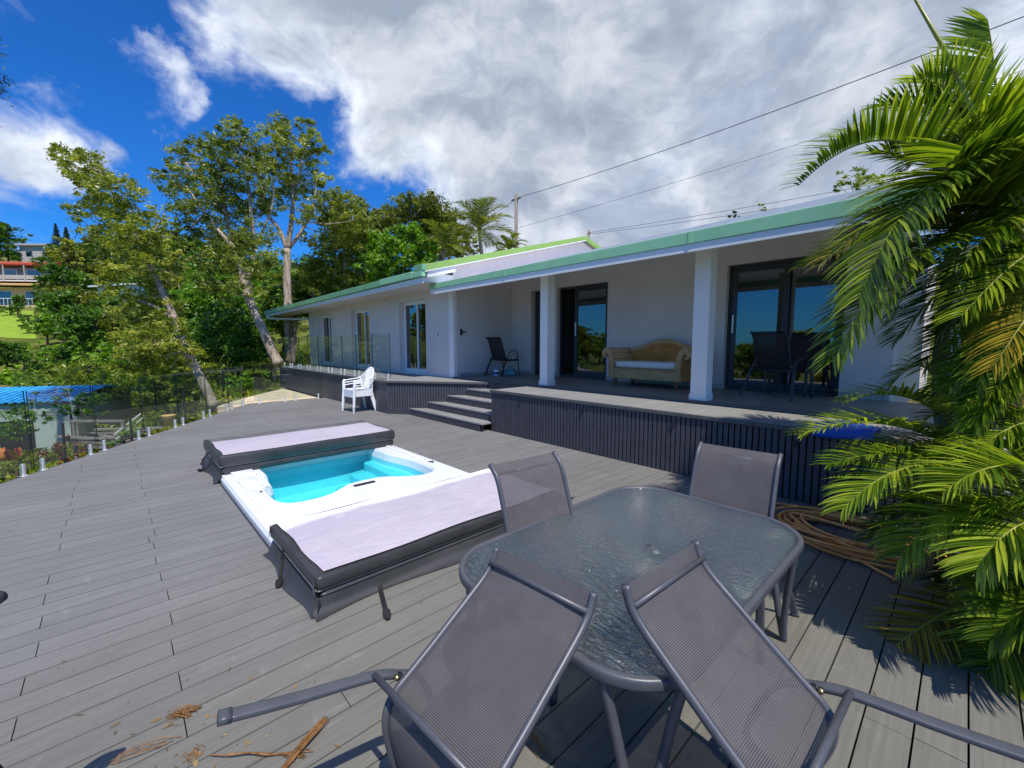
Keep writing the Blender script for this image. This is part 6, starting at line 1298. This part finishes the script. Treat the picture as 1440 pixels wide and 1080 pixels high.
# ================================================================== far buildings, shed, poles
def build_far():
    F2 = Vector((FWD.x, FWD.y, 0)).normalized(); ang = math.atan2(F2.y, F2.x)-math.pi/2       # local y points away from the deck
    def place(name, label, cat, px, py, d, turn=0.0): return empty(name, at(px, py, d), ang+turn, label, cat)
    h = place('hillside_house', 'two storey hillside house with a red upper roof, ochre awning and balcony rails', 'house', 28, 431, 60, 0.12)
    def part(nm, mat, boxes, parent=h, bevel=0.0):
        m = MB()
        for b in boxes: m.box(*b)
        return m.build(nm, mat, parent, bevel=bevel)
    part('wall', 'cream_wall', [(-9, 3.1, 0.5, 6, -3.2, 2.6)]); part('wall', 'shade_wall', [(-9, 3.0, 0.8, 6, 3.35, 5.6)])
    r = MB(); r.prism([(-1.6, 2.75), (-1.6, 2.95), (1.2, 3.45), (1.2, 3.2)], 'x', -9.5, 3.7); r.build('awning', 'ochre_roof', h)
    r = MB(); r.prism([(-0.6, 5.75), (-0.6, 6.0), (3.4, 6.75), (7, 6.0), (7, 5.75)], 'x', -9.5, 3.2); r.build('roof', 'red_roof', h)
    part('balcony_slab', 'cream_wall', [(-9.3, 3.3, -1.4, 0.5, -0.2, 0.05)]); part('balcony_slab', 'white_paint', [(-9.3, 3.0, -0.5, 0.79, 3.46, 3.6)])
    part('balcony_rail', 'concrete', [(-9.3, 3.0, -0.5, -0.44, 3.75, 4.3)]+[(x, x+0.12, -0.55, -0.41, 3.6, 5.7) for x in (-6.5, -3.8, -1.2, 1.4)])
    part('balcony_rail', 'white_metal', [(-9.3, 3.3, -1.4, -1.34, 0.95, 1.02)]+[(x*0.5-9.2, x*0.5-9.16, -1.4, -1.35, 0.06, 0.94) for x in range(25)])
    for x0, x1 in ((-6.2, -4.4), (-3.2, -1.2), (0.4, 2.6)):
        w = part('window', 'white_metal', [(x0, x1, 0.44, 0.498, 0.1, 2.2)]); part('pane', 'door_glass', [(x0+0.1, x1-0.1, 0.40, 0.438, 0.2, 2.1)], w)
    for x0, x1 in ((-5.4, -3.4), (-2.4, -0.6), (0.6, 2.4)):
        w = part('window', 'white_metal', [(x0, x1, 0.74, 0.798, 3.65, 5.3)]); part('pane', 'door_glass', [(x0+0.1, x1-0.1, 0.70, 0.738, 3.75, 5.2)], w)
    part('pillar', 'white_paint', [(x, x+0.3, -1.2, -0.9, -3.2, -0.21) for x in (-5, -1, 2.6)])
    g = place('skyline_house', 'low grey flat roofed building on the skyline left of the norfolk pines', 'house', 50, 366, 97)
    part('wall', 'concrete', [(-3.4, 3.8, 0, 6, -2.5, 3.2)], g); part('roof', 'concrete', [(-3.8, 4.2, -0.6, 6.5, 3.21, 3.6)], g)
    for x in (-2.0, 1.8): w = part('window', 'shade_wall', [(x, x+1.5, -0.06, -0.002, 0.9, 2.1)], g); part('pane', 'door_glass', [(x+0.1, x+1.4, -0.1, -0.062, 1.0, 2.0)], w)
    part('vent_pipe', 'black_metal', [(2.3, 2.5, 2, 2.2, 3.61, 4.2), (2.1, 2.9, 1.95, 2.25, 4.2, 4.35)], g)
    c = place('garden_house', 'small white house half hidden among the trees below the skyline', 'house', 150, 430, 46, -0.3)
    part('wall', 'white_paint', [(-1.2, 6.5, 0, 4, -1, 2.0)], c); r = MB(); r.prism([(-0.5, 2.0), (-0.5, 2.15), (2, 2.55), (4.5, 2.15), (4.5, 2.0)], 'x', -1.9, 7); r.build('roof', 'roof_sheet', c)
    for x in (0.4, 3.0): w = part('window', 'shade_wall', [(x, x+1.0, -0.05, -0.002, 0.3, 1.5)], c); part('pane', 'door_glass', [(x+0.1, x+0.9, -0.08, -0.052, 0.4, 1.4)], w)
    # shed with blue roof and lattice wall below the deck
    s = place('shed', 'blue roofed shed with a pale lattice wall below the glass fence', 'shed', 62, 648, 12.9, 0.30)
    part('lattice_wall', 'lattice', [(-4.5, 0.72, 0, 0.06, 0.0, 1.75)], s); part('wall', 'concrete', [(0.722, 0.90, -0.03, 3.0, -0.3, 1.9)], s); part('wall', 'concrete', [(-4.5, 0.7, 2.9, 3.0, -0.3, 1.9)], s)
    r = MB(); n = 60
    for i in range(n):
        x0, x1 = lerp(-4.8, 0.92, i/n), lerp(-4.8, 0.92, (i+1)/n); dz = 0.025 if i % 2 else 0.0
        r.prism([(-0.12, 1.80+dz), (-0.12, 1.83+dz), (1.6, 2.12+dz), (1.6, 2.09+dz)], 'x', x0, x1)
    r.build('roof', 'blue_roof', s); r = MB(); r.prism([(1.6, 2.10), (1.6, 2.145), (3.4, 1.8), (3.4, 1.75)], 'x', -4.8, 1.02); r.build('roof', 'blue_roof', s)
    part('barge_board', 'white_paint', [(0.922, 0.96, -0.12, 0.3, 1.74, 1.86)], s); part('door', 'black_plastic', [(-0.95, -0.15, -0.04, -0.004, 0.0, 1.25)], s, 0.004)
    # orange striped cloth by the shed, star pickets, plank steps, pile of timber
    m = MB(); o_ = at(10, 640, 10.5); vs = []
    for i in range(13):
        for j in range(4): vs.append((lerp(-0.9, 0.8, i/12), 0.08*math.sin(i*1.1+j), lerp(0.34, -0.3, j/3)+0.05*math.sin(i*1.7)))
    m.add([(x*0.7-0.25, y, z*0.5) for x, y, z in vs], [(4*i+j, 4*i+4+j, 4*i+5+j, 4*i+1+j) for i in range(12) for j in range(3)]); 
    mt, nt = newmat('striped_cloth'); sp = nt.n('ShaderNodeSeparateXYZ', ins={0: coords(nt)}); k = nt.math('SINE', nt.math('MULTIPLY', sp.outputs[0], 30)); finish(nt, pbr(nt, nt.ramp(k, [(0.45, (0.62, 0.20, 0.03)), (0.55, (0.35, 0.05, 0.03))]), 0.9))
    o = m.build('cloth', 'striped_cloth', smooth=True); o.location = o_; o.rotation_euler = (0, 0, ang); md = o.modifiers.new('thick', 'SOLIDIFY'); md.thickness = 0.01
    tag(o, 'orange and red striped cloth hung out beside the shed', 'cloth')
    for px, y0, y1, d in ((88, 595, 650, 8.6), (182, 572, 622, 9.6), (312, 520, 560, 13.5), (258, 545, 590, 11.6)):
        a, b2 = at(px, y0, d), at(px+3, y1, d); q = Vector(b2); q.z = min(q.z, gz(q)); m = MB(); m.tube([q-b2, a-b2], 0.025, 6); o = m.build('fence_stake', 'black_metal'); o.location = b2
        tag(o, {88: 'black stake in front of the lattice wall, before the croton bush', 182: 'black stake among the low plants right of the plank rail', 312: 'black stake nearest the sandstone path', 258: 'black stake near the bent paperbark base'}[px], 'stake')
    t = empty('plank_stair', at(178, 600, 10.4), 0, 'pale plank handrail running up the garden bank behind the fence', 'railing'); o3 = -at(178, 600, 10.4)
    m = MB(); m.tube([at(160, 612, 10.2)+o3, at(198, 582, 11.2)+o3], 0.025, 6); m.build('rail', 'concrete', t); m = MB(); m.tube([at(163, 618, 10.2)+o3, at(201, 588, 11.2)+o3], 0.022, 6); m.build('rail', 'concrete', t)
    t = empty('timber_pile', down(at(158, 600, 10.8)), ang, 'pile of weathered timber and frames behind the glass fence', 'timber pile'); rg = random.Random(4)
    for k in range(16):
        m = MB(); z = 0.05+0.06*(k//3); m.box(-0.7, 0.7, -0.05, 0.05, -0.02, 0.02); o = m.build('plank', 'weathered_wood', t); o.location = (rg.uniform(-.2, .2), rg.uniform(-.5, .5), z+0.3); o.rotation_euler = (rg.uniform(-.1, .1), rg.uniform(-.15, .15), rg.uniform(-.6, .6))
    m = MB(); m.box(-0.72, -0.66, -0.3, -0.24, 0, 0.95); m.box(0.5, 0.56, -0.3, -0.24, 0, 0.95); m.box(-0.72, 0.56, -0.31, -0.23, 0.951, 1.0); m.box(-0.659, 0.499, -0.3, -0.24, 0.4, 0.45); m.build('frame', 'weathered_wood', t)
    m = MB(); rg = random.Random(12); P0 = at(378, 516, 16.5)
    A = newA(); frond(A, Vector((-0.5, 0, 0)), Vector((0, 0.1, 0.25)), Vector((0.55, 0, -0.15)), 22, 0.35, 0.05, 5, droop=1.2, rr=0.02); o = put(A, 'fallen_frond', ['dry_leaf', 'husk'], None, P0); tag(o, 'dry orange brown palm leaf caught by the trunk near the balustrade end', 'dead palm litter')
    P1 = at(238, 598, 11.0); m = MB(); m.lathe([(0.10, 0), (0.15, 0.25), (0.16, 0.27), (0.13, 0.26)], n=16); o = m.build('flower_pot', 'ochre_roof', smooth=True); o.location = P1; tag(o, 'small orange flower pot on the bank under the long leaved plants', 'flower pot')
    m = MB(); c0 = at(300, 520, 45); m.prism([(0, 0), (1, 0), (1, 1)], 'z', 0, 0.01)
    # lawn patch on the hill (terrain), sheet just above the ground
    xs = np.linspace(-100, -62, 20); 
    V = []; Fq = []; nu, nv = 14, 12
    for i in range(nu):
        for j in range(nv):
            p = at(lerp(-70, 52, i/(nu-1)), 484, lerp(44, 57, j/(nv-1))); V.append((p.x, p.y, gz(p)+0.06))
    Fq = [(i*nv+j, (i+1)*nv+j, (i+1)*nv+j+1, i*nv+j+1) for i in range(nu-1) for j in range(nv-1)]
    o = leaf_mesh('lawn', V, Fq, np.full(len(Fq), .5), 'lawn', smooth=True); tag(o, 'mown lawn below the hillside house', kind='structure')
    # bricks and white post to the right of the house
    m = MB(); m.box(-0.3, 2.4, 12.6, 12.8, -0.3, 2.9); o = m.build('garden_wall', 'brick_ochre'); tag(o, 'ochre brick wall glimpsed behind the palms past the house end', 'wall')
    m = MB(); m.box(-0.18, -0.06, 8.6, 8.72, 0, 2.95); o = m.build('veranda_post', 'white_paint', bevel=0.005); tag(o, 'white post at the house end behind the palm stem', 'post')
    # power poles and wires
    def pole(label, px, py0, d, zb, w):
        top = at(px, py0, d); b = Vector((top.x, top.y, zb)); t = empty('power_pole', b, 0, label, 'pole'); H = top.z-zb; m = MB(); m.tube([(0, 0, 0), (0, 0, H)], [w*1.15, w], 10); m.build('shaft', 'weathered_wood', t, smooth=True)
        m = MB(); m.box(-0.5, 0.5, -0.05, 0.05, H-0.42, H-0.30) if w > 0.1 else m.box(-0.1, 0.1, -0.05, 0.05, H-0.2, H-0.14); m.build('bracket', 'weathered_wood', t); return top
    pt = pole('tall wooden power pole behind the roof, right of the coconut palm', 726, 273, 32, 1.0, 0.125); p2_ = pole('short thin pole showing over the gable peak', 828, 324, 26, 2.0, 0.07)
    def wire(label, a, b2, sag, r=0.02):
        m = MB(); P = [a.lerp(b2, i/30)+Vector((0, 0, -sag*4*(i/30)*(1-i/30))) for i in range(31)]; m.tube([p-a for p in P], r, 6); o = m.build('power_cable', 'cable', smooth=True); o.location = a; tag(o, label, 'cable')
    wire('black power cable climbing from the tall pole to the top right corner', at(728, 278, 32), at(1520, -8, 13), 0.30, 0.018)
    wire('thin faint cable climbing right from the middle of the tall pole', at(730, 320, 32), at(1500, 78, 20), 0.25, 0.011)
    wire('short cable running left from the tall pole into the trees', at(725, 280, 32), at(640, 330, 36), 0.2, 0.018)
    wire('upper of two cables skimming over the veranda roof from the short pole', at(829, 327, 26), at(1330, 240, 17), 0.10, 0.010); wire('lower of two cables skimming over the veranda roof from the short pole', at(829, 329, 26), at(1330, 254, 17), 0.12, 0.010)
build_far()

# ------------------------------------------------------------------ stand every thing's origin at its own base
def rebase():
    bpy.context.view_layer.update()
    for o in list(scene.objects):
        if o.parent or o.type != 'EMPTY' or o.name not in CH or o.location.length > 1e-6: continue
        pts = [c.matrix_world @ Vector(b) for c in o.children for b in c.bound_box]
        if not pts: continue
        c = Vector(((min(p.x for p in pts)+max(p.x for p in pts))/2, (min(p.y for p in pts)+max(p.y for p in pts))/2, min(p.z for p in pts)))
        o.location = c
        for ch in o.children: ch.location = ch.location-c
rebase()
